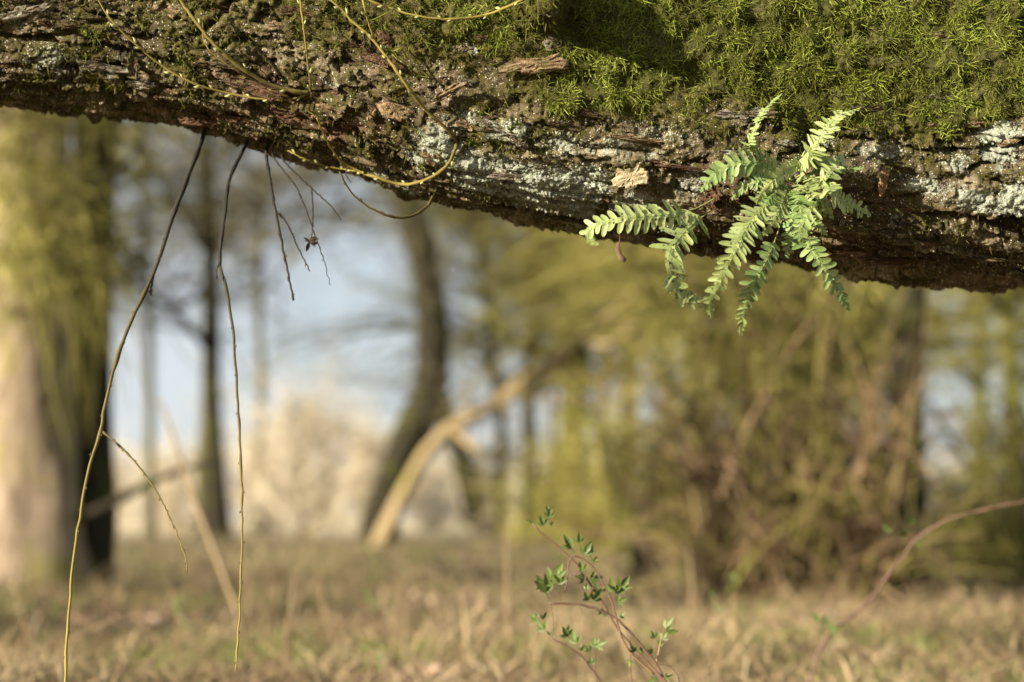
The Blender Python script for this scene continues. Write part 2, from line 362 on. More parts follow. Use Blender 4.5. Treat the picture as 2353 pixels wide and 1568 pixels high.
D += fbm(X * 60, S * 100, 5, 73, 0.72) * 0.0060 * (0.4 + 0.6 * smooth_w)
gr1, _, _, _, _ = worley(X * 190, S * 190, 75); D += np.clip(lich, 0, 1) * (0.6 - gr1) * 0.0030
gr2, _, gid, _, _ = worley(X * 95 + rag, S * 95 + rag2, 77); D += (0.4 - gr2) * 0.0035 * (gid > 0.5) * gran
D += sstep(0.4, 0.9, moss) * (0.004 + fbm(X * 26, S * 30, 3, 76) * 0.020 + fbm(X * 60, S * 60, 2, 79) * 0.006)
# long overlapping bark ledges near the lower outline
under = sstep(-0.75, -1.25, A)
D += under * (((S * 24 + fbm(X * 4, S * 3, 3, 81) * 2.2 + X * 1.2 + rag2 * 0.25) % 1.0) * 0.012 - 0.006)
bd = np.hypot((pu - 1262) / np.where(pu > 1262, 42, 85), (pv - 12) / np.where(pv > 12, 62, 90)) + rag * 0.35
burl = 1 - sstep(0.35, 1.15, bd); D += burl * (0.125 + fbm(X * 22, S * 26, 4, 78) * 0.03)      # knotty burl that shades the moss beside it
D += - blobs([(1085,345,22,18,0,1),(1050,330,16,16,0,1),(1310,190,20,16,0,.7)]) * 0.012
D += blobs([(905,110,70,46,0,1)]) * -0.010 + blobs([(1470,420,30,30,0,1)]) * -0.010
def crack(L, w, dep):
    L = np.array(L, float); yy = np.interp(pu, L[:, 0], L[:, 1]) + rag2 * 16 + fbm(X * 12, S * 2, 2, 85) * 14; m = (pu > L[0, 0]) & (pu < L[-1, 0])
    t = pv - yy; return m * (np.exp(-(t / w) ** 2) * -dep + np.where((t > 0) & (t < w * 6), -dep * .35 * (1 - t / (w * 6)), 0)) * (0.5 + np.clip(fbm(X * 8, S * 1, 2, 86) * 2 + .5, 0, 1))
for L in ([(1690,468),(1900,478),(2050,486),(2200,496),(2353,522)],[(-60,186),(200,214),(360,232),(500,252)],[(1120,462),(1300,492),(1500,532),(1640,556)],[(2060,342),(2200,350),(2400,330)],[(560,232),(640,262),(760,292)],[(1850,588),(2100,618),(2353,640)],[(300,262),(500,290),(680,340),(860,398)],[(-60,90),(120,110),(300,128),(420,160)],[(1780,290),(1900,318),(2010,332)]): D += crack(L, 5.5, .016)
# root flare beyond the frame
D += sstep(1.6, 3.0, X) * (0.10 * np.sin(A * 5 + 1.0) + 0.05 * np.sin(A * 3))
tone = np.clip(0.5 + (cid - 0.5) * 0.7 + (cid2 - 0.5) * 0.5, 0, 1)
rr = base + D
P = np.stack([X + (fbm(X * 30, S * 30, 2, 91)) * 0.002, YC - (FLAT * base + D) * cosA[None], zc[:, None] + rr * sinA[None]], -1)
idx = np.arange(NX * NA).reshape(NX, NA); a = idx[:-1]; b = idx[1:]
quads = np.stack([a, b, np.roll(b, -1, 1), np.roll(a, -1, 1)], -1).reshape(-1, 4)
V = P.reshape(-1, 3); c0 = P[0].mean(0) + np.array([-0.10, 0, 0.02]); c1 = P[-1].mean(0)
V = np.concatenate([V, [c0, c1]]); n0 = NX * NA; e = idx[0]; f = idx[-1]
caps = np.concatenate([np.stack([np.full(NA, n0), e, np.roll(e, -1)], 1), np.stack([np.full(NA, n0 + 1), np.roll(f, -1), f], 1)])
pad = lambda q: np.concatenate([q.ravel(), [0, 0]])
willow = empty('leaning_willow', (2.9, YC, 0.0), 'thick mossy willow trunk leaning across, with cracked bark, lichen crust and hanging shoots', 'tree')
def rel(V, root): return np.asarray(V) - np.array(root.location)
trunk_me = mesh_np('trunk', rel(V, willow), [quads, caps], True, {'moss': pad(moss), 'lichen': pad(lich), 'red': pad(red), 'tone': pad(tone), 'wood': pad(wood)})
trunk = obj('trunk', trunk_me, M['trunk'], willow)

# surface lookup for everything that grows on or lies against the bark
ii = np.unique(np.concatenate([np.arange(0, NX, 3), [NX - 1]])); jj = np.arange(0, ND, 3)
sub = P[np.ix_(ii, jj)]; n1, n2 = sub.shape[:2]; q = np.arange(n1 * n2).reshape(n1, n2)
BV = BVHTree.FromPolygons([tuple(v) for v in sub.reshape(-1, 3).tolist()], np.stack([q[:-1, :-1], q[1:, :-1], q[1:, 1:], q[:-1, 1:]], -1).reshape(-1, 4).tolist())
O = Vector((0, 0, CAM_H))
def on(px, py, off=0.0):
    """the spot of the bark measured at (px,py), lifted off by a distance; and its normal"""
    d = ray(px, py).normalized(); h = BV.ray_cast(O, d, 6)
    if h[0] is None: p = at(px, py, 2.29); return p - d * off, Vector((0, -1, 0))
    nn = h[1] if h[1].dot(d) < 0 else -h[1]
    return h[0] - d * off, nn
Nn = np.cross(np.gradient(P[:, :ND], axis=0), np.gradient(P[:, :ND], axis=1)); Nn /= np.maximum(np.linalg.norm(Nn, axis=2, keepdims=True), 1e-9)
if (Nn[NX // 2, ND // 2, 1] > 0): Nn = -Nn

def surf_sample(n, dens, ilo=0, ihi=NX - 1):
    w = np.clip(dens[ilo:ihi, :ND - 1], 0, None) * (np.diff(xs)[ilo:ihi, None]); w = w / w.sum()
    k = rng.choice(w.size, n, p=w.ravel()); i = k // (ND - 1) + ilo; j = k % (ND - 1)
    f = rng.random((n, 1)); g = rng.random((n, 1))
    p = P[i, j] * (1 - f) * (1 - g) + P[i + 1, j] * f * (1 - g) + P[i, j + 1] * (1 - f) * g + P[i + 1, j + 1] * f * g
    return p, Nn[i, j], i, j

def strands(p, nrm, L, W, lean, tint):
    """curved tapering moss ribbons, five triangles each"""
    n = len(p); r = rng.normal(0, 1, (n, 3)); d = nrm * 0.45 + lean + r * 0.62; d /= np.linalg.norm(d, axis=1, keepdims=True)
    bend = rng.normal(0, 1.35, (n, 3)) + np.array([0.0, -0.05, -0.35]); side = np.cross(d, rng.normal(0, 1, (n, 3))); side /= np.maximum(np.linalg.norm(side, axis=1, keepdims=True), 1e-6)
    L = L[:, None]; W = W[:, None]; pts = []
    for t, w in ((0, .8), (.4, 1.0), (.75, .75)):
        c = p + d * L * t + bend * L * t * t * 0.6 - nrm * 0.001 * (t == 0); pts += [c - side * W * w * 0.5, c + side * W * w * 0.5]
    pts.append(p + d * L + bend * L * 0.6)
    Vv = np.stack(pts, 1).reshape(-1, 3); o = np.arange(n)[:, None] * 7
    T = np.array([(0, 1, 3), (0, 3, 2), (2, 3, 5), (2, 5, 4), (4, 5, 6)]); F = (o[:, :, None] + T[None]).reshape(-1, 3)
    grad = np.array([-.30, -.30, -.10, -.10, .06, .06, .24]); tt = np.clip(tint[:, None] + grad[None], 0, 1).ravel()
    return Vv, F, tt
clump = 0.5 + fbm(X * 34, S * 40, 3, 101) * 1.4; hue = 0.5 + fbm(X * 10, S * 13, 3, 102) * 1.1
dens = sstep(0.35, 0.95, moss) ** 1.8 * (0.06 + np.clip(clump, 0, 1.2) ** 1.5)* (1 - np.clip(wood * 1.4, 0, 1)) * (1 - np.clip(red, 0, 1) * 0.75)
inx = (xs > -0.86) & (xs < 0.86); ilo, ihi = np.where(inx)[0][[0, -1]]
Vs, Fs, As = [], [], []; nv = 0
for n, (ilo_, ihi_), dn, (l0, l1), (w0, w1), dt in (
        (140000, (ilo, ihi), dens, (0.0028, 0.0085), (0.0007, 0.0014), 0.03),
        (30000, (ilo, ihi), sstep(.95, .75, moss) * (0.15 + np.clip(moss, 0, 0.75)) * (0.1 + np.clip(clump, 0, 1)) ** 1.5 * (1 - wood) * (1 - np.clip(red, 0, 1) * 0.8), (0.002, 0.0055), (0.0007, 0.0013), -0.20),
        (9000, (0, NX - 1), dens * ((np.abs(X) > 0.86)), (0.012, 0.03), (0.004, 0.008), 0.0)):
    p, nr, i, j = surf_sample(n, dn, ilo_, ihi_)
    L = (l0 + (l1 - l0) * rng.random(n)) * (0.65 + 0.6 * np.clip(clump[i, j], 0, 1)); W = w0 + (w1 - w0) * rng.random(n)
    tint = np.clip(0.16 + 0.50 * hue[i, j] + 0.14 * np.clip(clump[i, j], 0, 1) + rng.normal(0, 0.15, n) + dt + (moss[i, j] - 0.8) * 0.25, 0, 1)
    lean = np.stack([fbm(X[i, j] * 20, S[i, j] * 20, 2, 111), np.zeros(n), fbm(X[i, j] * 20, S[i, j] * 20, 2, 112) - 0.12], 1) * 1.6
    v_, f_, t_ = strands(p, nr, L, W, lean, tint); Vs.append(v_); Fs.append(f_ + nv); As.append(t_); nv += len(v_)
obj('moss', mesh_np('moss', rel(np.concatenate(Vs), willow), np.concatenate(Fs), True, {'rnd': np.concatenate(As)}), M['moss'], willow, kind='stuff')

# grains and flakes of lichen
def grains(n, dn, s0, s1, tint, flat=0.6):
    p, nr, i, j = surf_sample(n, dn, ilo, ihi); s = (s0 + (s1 - s0) * rng.random(n) ** 2)[:, None]
    r = rng.normal(0, 1, (n, 3)); a = np.cross(nr, r); a /= np.linalg.norm(a, axis=1, keepdims=True); b = np.cross(nr, a)
    el = (0.7 + rng.random((n, 1)) * 0.7)
    p = p - nr * s * .15; pts = np.stack([p + a * s * el, p + b * s, p - a * s * (0.7 + rng.random((n, 1)) * .6), p - b * s * (0.7 + rng.random((n, 1)) * .6), p + nr * s * (flat + .15) + a * s * rng.normal(0, .3, (n, 1))], 1)
    T = np.array([(0, 1, 4), (1, 2, 4), (2, 3, 4), (3, 0, 4)])
    return pts.reshape(-1, 3), (np.arange(n)[:, None, None] * 5 + T[None]).reshape(-1, 3), np.repeat(np.clip(tint + rng.normal(0, .2, n), 0, 1), 5)
lspk = np.clip(fbm(X * 16, S * 20, 3, 121) * 1.6 + 0.25, 0, 1) * (1 - 0.8 * sstep(0.6, 0.95, moss)) * np.interp(pu, [0, 700, 1000, 2400], [0.5, .6, 1, 1]) * sstep(.75, .5, moss) * np.interp(pv, [380, 480], [1, .3]) + lich * 0.9
G = [grains(21000, np.clip(lich - 0.35, 0, 1) * (0.3 + np.clip(clump, 0, 1)), 0.0008, 0.0024, 0.42), grains(14000, lspk, 0.0004, 0.0012, 0.5, .35)]
obj('lichen', mesh_np('lichen', rel(np.concatenate([g[0] for g in G]), willow), np.concatenate([G[0][1], G[1][1] + len(G[0][0])]), True, {'rnd': np.concatenate([g[2] for g in G])}), M['lichen'], willow, kind='stuff')

# ------------------------------------------------------------------ bark plates and chips
M['p_tan'] = mat_wood('bark_tan', [(0.3, (0.17, 0.105, 0.055)), (0.55, (0.34, 0.235, 0.135)), (0.75, (0.45, 0.34, 0.21))], patch=((0.16, 0.13, 0.06), 40))
M['p_pale'] = mat_wood('bark_pale', [(0.3, (0.34, 0.26, 0.15)), (0.55, (0.50, 0.41, 0.25)), (0.75, (0.60, 0.52, 0.34))], patch=((0.36, 0.34, 0.15), 30), grown=.12)
M['p_red'] = mat_wood('bark_red', [(0.3, (0.046, 0.025, 0.015)), (0.52, (0.145, 0.076, 0.044)), (0.75, (0.27, 0.16, 0.10))])
M['p_pink'] = mat_wood('bark_pinkish', [(0.3, (0.105, 0.082, 0.056)), (0.55, (0.21, 0.17, 0.122)), (0.75, (0.33, 0.28, 0.21))], (0.5, 1, 1), 130, 0.003, ((0.30, 0.31, 0.24), 90), .7)
M['p_brown'] = mat_wood('bark_brown', [(0.3, (0.06, 0.042, 0.026)), (0.55, (0.14, 0.10, 0.058)), (0.75, (0.24, 0.18, 0.11))], (0.3, 1, 1), 120, 0.004, ((0.09, 0.085, 0.025), 60), .8)
M['p_orange'] = mat_wood('bark_orange', [(0.3, (0.26, 0.14, 0.06)), (0.55, (0.40, 0.25, 0.13)), (0.75, (0.50, 0.36, 0.22))])
def plate_mesh(seed, curl):
    r = np.random.default_rng(seed); n = 30; an = np.arange(n) * 2 * np.pi / n
    rad = (np.abs(np.cos(an)) ** 2.6 + np.abs(np.sin(an)) ** 2.6) ** (-1 / 2.6) * (1 + r.normal(0, 0.10, n) + 0.16 * np.sin(an * 2 + seed) + 0.12 * np.sin(an * 5 + seed * 2))
    x = np.cos(an) * rad; y = np.sin(an) * rad
    ph = r.uniform(0, 6, 4)
    def z(x, y): return curl * (x * x) * 0.5 + 0.16 * np.sin(y * 7 + ph[0] + x) + 0.13 * np.sin(y * 15 + ph[1] + x * 2.0) + 0.15 * np.sin(x * 3 + ph[2])
    def ring(f, h, jit): return np.stack([x * f + r.normal(0, .03, n), y * f + r.normal(0, .03, n), z(x * f, y * f) + h + r.normal(0, jit, n)], 1)
    V = np.concatenate([ring(1.03, -0.6, 0.02), ring(0.97, 0.02, 0.14), ring(0.74, 0.16, 0.14), ring(0.5, 0.20, 0.12), ring(0.25, 0.2, 0.10), [[0, 0, 0.22]]])
    F4 = []; e = np.arange(n); f = np.roll(e, -1)
    for k in range(4): F4.append(np.stack([e + k * n, f + k * n, f + (k + 1) * n, e + (k + 1) * n], 1))
    F3 = np.stack([e + 4 * n, f + 4 * n, np.full(n, 5 * n)], 1)
    return V, np.concatenate(F4), F3
PM = {}
def plate_piece(px, py, hl, hw, rot, mat, th=0.006, lift=0.0, off=0.0, seed=0, tiltn=0.0):
    key = (seed % 7, mat)
    if key not in PM:
        V_, f4, f3 = plate_mesh(seed % 7 + 1, (0.5, -0.3, 0.8, 0.2, -0.5, 0.35, 0.1)[seed % 7]); PM[key] = mesh_np('bark_plate', V_, [f4, f3], False); PM[key].materials.append(M[mat])
    p, nn = on(px, py); nn = (nn * 0.5 + Vector((0, -0.9, 0.1))).normalized(); sc = SW * p.y / FW
    ax = Vector((math.cos(math.radians(rot)), 0, -math.sin(math.radians(rot)))); ax = (ax - nn * ax.dot(nn)).normalized()
    ax = (ax * math.cos(lift) + nn * math.sin(lift)).normalized(); ay = nn.cross(ax).normalized(); az = ax.cross(ay)
    ay2 = (ay * math.cos(tiltn) + az * math.sin(tiltn)); az = ax.cross(ay2); ay = ay2
    m = Matrix.Identity(4); L_, W_ = hl * sc, hw * sc
    for r_ in range(3): m[r_][0] = ax[r_] * L_; m[r_][1] = ay[r_] * W_; m[r_][2] = az[r_] * th; m[r_][3] = (p + nn * off)[r_] - willow.location[r_]
    o = obj('bark_plate', PM[key], None, willow); o.matrix_local = m; return o
for k, a_ in enumerate([
        (1030,216,40,11,-27,'p_tan',.008,.35,.016,0,.2),(1446,402,38,27,-22,'p_pale',.006,.25,.020,1,-.25),(310,150,13,30,8,'p_brown',.008,0,.010,2,.2),(1660,497,42,21,-6,'p_brown',.010,.1,.012,3,0),
        (2024,418,12,27,6,'p_orange',.006,.3,.012,4,.2),(905,96,52,34,18,'p_red',.012,.05,.002,5,0),(878,142,50,14,24,'p_red',.010,.12,.007,6,.1),(846,100,8,28,-14,'p_brown',.008,.2,.006,0,0),
        (1232,150,72,20,-6,'p_tan',.008,0,.003,1,0),(1268,160,34,8,-14,'p_pale',.006,.05,.007,2,.2),(378,22,54,19,3,'p_tan',.007,0,.003,3,0),(905,254,48,18,24,'p_tan',.008,0,.003,4,0),
        (1128,292,54,10,27,'p_pink',.010,.1,.006,5,.2),(1188,326,22,10,30,'p_pink',.010,.15,.007,6,0),(1084,290,34,13,18,'p_tan',.008,.05,.004,0,0),
        (790,300,56,17,7,'p_red',.010,.06,.004,1,0),(690,272,66,18,12,'p_red',.010,.04,.003,2,.1),(598,206,78,17,14,'p_red',.010,.05,.003,3,.1),(556,270,56,13,6,'p_red',.010,.08,.004,4,0),(462,280,46,13,6,'p_red',.010,.05,.004,5,0),(430,238,60,10,6,'p_brown',.010,.06,.004,6,0),
        (1708,262,62,13,0,'p_pink',.009,.04,.003,0,0),(1765,268,18,5,4,'p_pale',.006,.05,.006,1,0),(1556,386,50,5,4,'p_red',.008,.15,.010,2,.2),(1520,374,26,5,14,'p_tan',.007,.2,.008,3,0),(1345,258,44,7,20,'p_brown',.010,.12,.005,4,0),
        (1450,318,64,7,9,'p_tan',.007,.03,.003,5,0),(2228,282,46,14,-2,'p_tan',.008,.04,.003,6,0),(2180,224,44,10,3,'p_pink',.008,0,.002,0,0),(1985,250,40,9,0,'p_brown',.008,0,.002,1,0),(240,156,60,9,6,'p_pink',.008,.05,.004,2,0),
        (330,196,40,8,4,'p_pink',.008,.05,.004,3,0),(120,210,70,8,6,'p_brown',.010,.06,.004,4,0),(60,30,60,14,-4,'p_pink',.010,.04,.003,5,0),(180,45,50,10,2,'p_brown',.009,.05,.003,6,0),(690,30,40,14,10,'p_red',.008,.05,.003,0,0),
        (520,150,44,9,8,'p_brown',.009,.08,.004,1,0),(760,190,26,12,30,'p_pink',.009,.1,.005,2,0),(855,262,12,14,40,'p_tan',.007,.2,.006,3,0),(1270,100,26,16,10,'p_pink',.010,.1,.006,4,0),(1070,115,30,14,20,'p_pink',.008,.05,.003,5,0),(985,400,24,16,14,'p_pink',.010,.1,.004,6,0),
        (1190,406,60,13,4,'p_pink',.009,.04,.003,0,0),(1630,470,30,10,30,'p_red',.008,.2,.006,1,0),(1640,440,22,20,50,'p_red',.007,.1,.004,2,0),(2050,470,60,16,4,'p_brown',.010,.05,.003,3,0),(1960,520,50,12,4,'p_brown',.010,.08,.004,4,0),
        (2120,555,70,12,6,'p_brown',.010,.06,.003,5,0),(2240,590,60,10,6,'p_brown',.010,.08,.004,6,0),(1900,575,70,11,5,'p_red',.010,.06,.003,0,0),(2030,600,60,10,6,'p_red',.010,.08,.004,1,0),(1310,505,60,7,8,'p_brown',.009,.08,.004,2,0),(1120,470,70,7,10,'p_brown',.009,.06,.003,3,0),
        (1520,545,44,8,8,'p_brown',.009,.08,.004,4,0),(620,325,50,9,12,'p_red',.010,.1,.004,5,0),(500,296,60,8,6,'p_brown',.009,.1,.004,6,0),(1700,560,50,9,6,'p_red',.010,.06,.003,0,0)]):
    plate_piece(*a_)
r2 = random.Random(5)
for k in range(170):
    px = r2.uniform(-40, 2390); yb = np.interp(px, SIL[:, 0], SIL[:, 1]); py = r2.uniform(-10, yb - 12)
    if py < np.interp(px, [900, 1290, 1400, 1900, 2353], [-50, 170, 230, 290, 260]) and r2.random() < 0.9: continue
    mt = r2.choice(['p_brown', 'p_brown', 'p_pink', 'p_red', 'p_tan'] if px < 950 or py > yb - 120 else ['p_pink', 'p_brown', 'p_tan', 'p_pink'])
    plate_piece(px, py, r2.uniform(8, 26), r2.uniform(3.5, 8), np.interp(px, [0, 500, 900, 1300, 2353], [5, 10, 18, 10, 5]) + r2.uniform(-14, 14), mt, r2.uniform(.004, .009), r2.uniform(-.05, .22), r2.uniform(.000, .004), r2.randrange(7), r2.uniform(-.15, .3))

# ------------------------------------------------------------------ shoots growing from the trunk
M['shoot'] = mat_rnd('shoot_bark', [(0.0, (0.012, 0.010, 0.007)), (0.12, (0.022, 0.018, 0.010)), (0.4, (0.11, 0.085, 0.025)), (0.65, (0.21, 0.165, 0.035)), (1.0, (0.34, 0.29, 0.07))], 0.7, 0.2, None, 90, 0.15)  # darkest stops hold the shade painted on the hanging twigs
M['bud'] = mat_rnd('bud', [(0.3, (0.30, 0.31, 0.10)), (0.7, (0.46, 0.46, 0.22))], 0.6, 0.3, 0.15, 120, 0.6)
M['shoot_bud'] = mat_rnd('dark_bud', [(0.3, (0.04, 0.03, 0.015)), (0.7, (0.10, 0.075, 0.03))], 0.6, 0.3, None, 120, 0.6)
def bud_mesh():
    k = 6; t = np.linspace(0, 1, k); pts = np.stack([t, np.zeros(k), np.sin(t * 2.6) * 0.12], 1); V_, F_ = tubes(pts[None], (np.array([.10, .21, .24, .20, .12, .02]))[None], 6); return V_, F_
BUD = {}
for nm in ('bud', 'shoot_bud'):
    v_, f_ = bud_mesh(); BUD[nm] = mesh_np(nm, v_, f_, True, {'rnd': np.full(len(v_), .5)}); BUD[nm].materials.append(M[nm])
def shoot(pts, r0, r1, root, tintr=(.5, .8), buds=0, budmat='bud', budlen=.008, name='shoot', mat='shoot', sides=7, k=44, wob=.0005, knots=.3):
    """tapering shoot through 3D points; the buds sit along it"""
    p = crom(pts, k); n = len(p); p = p + rng.normal(0, wob, p.shape) * np.linspace(0.2, 1, n)[:, None]
    r = np.linspace(r0, r1, n) * (1 + knots * (rng.random(n) > 0.82))
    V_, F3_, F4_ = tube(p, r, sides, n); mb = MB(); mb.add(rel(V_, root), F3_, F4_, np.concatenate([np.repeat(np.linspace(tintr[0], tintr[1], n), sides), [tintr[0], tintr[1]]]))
    o = obj(name, mb.mesh(name), M[mat], root); T = np.gradient(p, axis=0)
    for b_ in range(buds):
        i = int((b_ + .6 + rng.uniform(-.25, .25)) / buds * (n - 2)) + 1; t = Vector(T[i]).normalized(); s_ = t.cross(Vector((0, -1, 0.15))).normalized() * (1 if b_ % 2 else -1)
        s_ = (s_ + Vector((0, -rng.uniform(0, .8), 0))).normalized(); d = (t * .93 + s_ * .36).normalized(); zz = (s_ - d * s_.dot(d)).normalized(); yy = zz.cross(d); L_ = budlen * rng.uniform(.7, 1.25)
        m = Matrix.Identity(4); pos = Vector(p[i]) + s_ * r[i] * .8
        for q_ in range(3): m[q_][0] = d[q_] * L_; m[q_][1] = yy[q_] * L_; m[q_][2] = zz[q_] * L_; m[q_][3] = pos[q_] - root.location[q_]
        bo = obj('bud', BUD[budmat], None, o); bo.matrix_local = m
    return o
def son(L, o0, o1, omid=None):
    """points in front of the bark; offsets from the bark at both ends and in the middle"""
    n = len(L); om = omid if omid is not None else (o0 + o1) / 2 + .015; return [tuple(on(x, y, float(np.interp(i / (n - 1), [0, .5, 1], [o0, om, o1])))[0]) for i, (x, y) in enumerate(L)]
PXM = 2.13 * SW / FW
shoot(son([(713,214),(672,228),(600,228),(520,214),(440,190),(370,150),(310,100),(262,55),(225,0),(205,-60)], -.003, .07), 2.9*PXM*.9, 1.9*PXM, willow, (.5, .85), 16)
shoot(son([(713,213),(680,212),(620,195),(560,160),(500,110),(450,50),(415,0),(390,-60)], -.003, .06), 5.2*PXM, 3.6*PXM, willow, (.42, .55), 5)
shoot(son([(706,216),(640,208),(585,186),(540,160),(480,115),(466,75),(468,40)], -.003, .04), 2.2*PXM, 1.3*PXM, willow, (.3, .6), 2)
shoot(son([(714,213),(712,180),(700,80),(690,0),(686,-50)], -.003, .05), 2.7*PXM, 2.2*PXM, willow, (.45, .7), 6)
shoot(son([(1052,332),(1030,300),(980,255),(930,190),(862,98),(800,40),(762,0),(735,-40)], -.004, .08), 4.4*PXM, 2.4*PXM, willow, (.38, .9), 12)
shoot(son([(864,100),(850,60),(836,10),(826,-40)], .055, .08), 2.6*PXM, 2.0*PXM, willow, (.6, .9), 5)
shoot(son([(1050,326),(1046,342),(1030,378),(990,408),(930,425),(870,410),(820,392),(775,360),(745,310),(728,272)], -.004, .07), 4.6*PXM, 1.8*PXM, willow, (.38, .85), 9)
shoot(son([(836,397),(800,391),(752,383),(700,366),(662,346)], .05, .06), 2.0*PXM, 1.3*PXM, willow, (.65, .95), 8, budlen=.007)
o_ = [Vector(on(997,448)[0]) + Vector((0,.004,0))] + [at(x, y, Y) for x, y, Y in [(992,458,2.24),(978,478,2.21),(940,499,2.18),(890,496,2.16),(835,468,2.15),(800,432,2.14),(780,396,2.13)]]
shoot([tuple(v) for v in o_], 4.4*PXM, 2.0*PXM, willow, (.42, .2), 7, 'shoot_bud', .005)
shoot(son([(1205,-2),(1120,34),(1040,45),(960,38),(900,20),(838,-4),(800,-30)], -.002, .07), 3.4*PXM, 2.0*PXM, willow, (.55, .95), 11)
shoot(son([(806,420),(795,400),(800,385),(812,360)], .0, .03, .03), 1.3*PXM, .9*PXM, willow, (.2, .3), 2, 'shoot_bud', .003)
# hanging twigs below; their dark upper colour stands in for the trunk's shade
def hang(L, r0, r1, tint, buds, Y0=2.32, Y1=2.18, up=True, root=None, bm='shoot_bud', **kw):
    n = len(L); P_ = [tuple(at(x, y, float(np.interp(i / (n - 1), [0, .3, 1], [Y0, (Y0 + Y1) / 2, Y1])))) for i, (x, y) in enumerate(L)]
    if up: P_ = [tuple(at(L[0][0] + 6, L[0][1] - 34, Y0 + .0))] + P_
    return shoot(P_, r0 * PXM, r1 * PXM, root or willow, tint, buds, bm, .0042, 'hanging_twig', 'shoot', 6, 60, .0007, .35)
h1 = [(468,310),(440,385),(395,505),(355,625),(310,720),(270,820),(240,940),(232,990),(205,1075),(185,1180),(170,1280),(156,1440),(150,1568),(148,1660)]
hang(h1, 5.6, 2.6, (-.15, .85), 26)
hang([(236,992),(300,1050),(360,1130),(400,1210),(424,1275),(430,1312)], 2.6, 1.2, (.3, .55), 10, 2.25, 2.21, False)
hang([(355,622),(350,650),(346,678)], 2.6, 2.0, (.15, .2), 2, 2.27, 2.26, False)
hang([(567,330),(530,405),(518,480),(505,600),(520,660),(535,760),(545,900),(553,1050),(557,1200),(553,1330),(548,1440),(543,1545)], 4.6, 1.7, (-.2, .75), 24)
hang([(505,602),(499,620),(498,642)], 1.8, 1.0, (.1, .1), 1, 2.24, 2.24, False)
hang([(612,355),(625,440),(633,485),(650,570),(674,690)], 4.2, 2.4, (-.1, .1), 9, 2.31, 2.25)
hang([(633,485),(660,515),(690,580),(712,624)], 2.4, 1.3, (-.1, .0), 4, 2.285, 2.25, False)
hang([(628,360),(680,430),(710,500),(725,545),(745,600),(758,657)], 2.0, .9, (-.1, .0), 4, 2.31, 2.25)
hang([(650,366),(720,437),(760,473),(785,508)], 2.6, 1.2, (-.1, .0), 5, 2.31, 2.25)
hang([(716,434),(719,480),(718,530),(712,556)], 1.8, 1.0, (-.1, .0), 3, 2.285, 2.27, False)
M['dry'] = mat_rnd('dry_leaf', [(0.2, (0.035, 0.022, 0.016)), (0.6, (0.13, 0.075, 0.045)), (0.9, (0.26, 0.17, 0.11))], 0.8, 0.2, 0.1, 200, 0.3)
def crumpled(name, c, size, n, label, cat, tint, elong=1.0):
    mb = MB()
    for k in range(n):
        a_ = rng.uniform(0, 6.28); d = np.array([math.cos(a_) / elong, rng.uniform(-.6, .6), math.sin(a_) * elong if elong == 1 else -abs(math.sin(a_)) * elong]); d /= np.linalg.norm(d) if elong == 1 else 1
        t = np.linspace(0, 1, 6); s_ = np.cross(d, rng.normal(0, 1, 3)); s_ /= np.linalg.norm(s_); w = np.sin(t * 2.9 + .1) * size * .35
        mid = np.outer(t * size, d) + np.outer(t * t * size * .5, rng.normal(0, .6, 3)); V_ = np.stack([mid - s_ * w[:, None], mid + np.array([0, -.15 * size, 0]) * np.sin(t * 3.1)[:, None], mid + s_ * w[:, None]], 1).reshape(-1, 3)
        q_ = np.arange(5)[:, None] * 3; F = np.concatenate([q_ + np.array([[0, 1, 4, 3]]), q_ + np.array([[1, 2, 5, 4]])]); mb.add(V_, None, F, tint + rng.uniform(-.15, .15))
    o = obj(name, mb.mesh(name), M['dry'], None, c); return tag(o, label, cat)
crumpled('dried_leaf_clump', at(711, 557, 2.268), .010, 9, 'small dark dried leaf clump hanging from a thin twig', 'dead leaf', .1)
def hanging_leaf():
    pts = [at(x, y, 2.235) for x, y in [(1423,536),(1424,552),(1420,566),(1422,580),(1430,594),(1434,604)]]; c = pts[0]
    p = crom([tuple(v - c) for v in pts], 14); w = np.array([.3,.3,.35,.5,1.4,2.6,3.4,3.8,3.6,4,5,6,4.4,.5]) * PXM * 2.0
    t = np.linspace(0, 1, 14); a_ = t * .7 - .2; s_ = np.stack([np.cos(a_), np.sin(a_), .3 * np.sin(t * 7)], 1)
    V_ = np.stack([p - s_ * w[:, None], p + np.array([0, -.003, 0]) * (w / w.max())[:, None], p + s_ * w[:, None] * .9], 1).reshape(-1, 3); q_ = np.arange(13)[:, None] * 3
    mb = MB(); mb.add(V_, None, np.concatenate([q_ + np.array([[0, 1, 4, 3]]), q_ + np.array([[1, 2, 5, 4]])]), np.repeat(np.linspace(.55, .95, 14), 3))
    tag(obj('dead_leaf', mb.mesh('dead_leaf'), M['dry'], None, c), 'curled brown dead leaf dangling under the trunk beside the fern', 'dead leaf')
hanging_leaf()

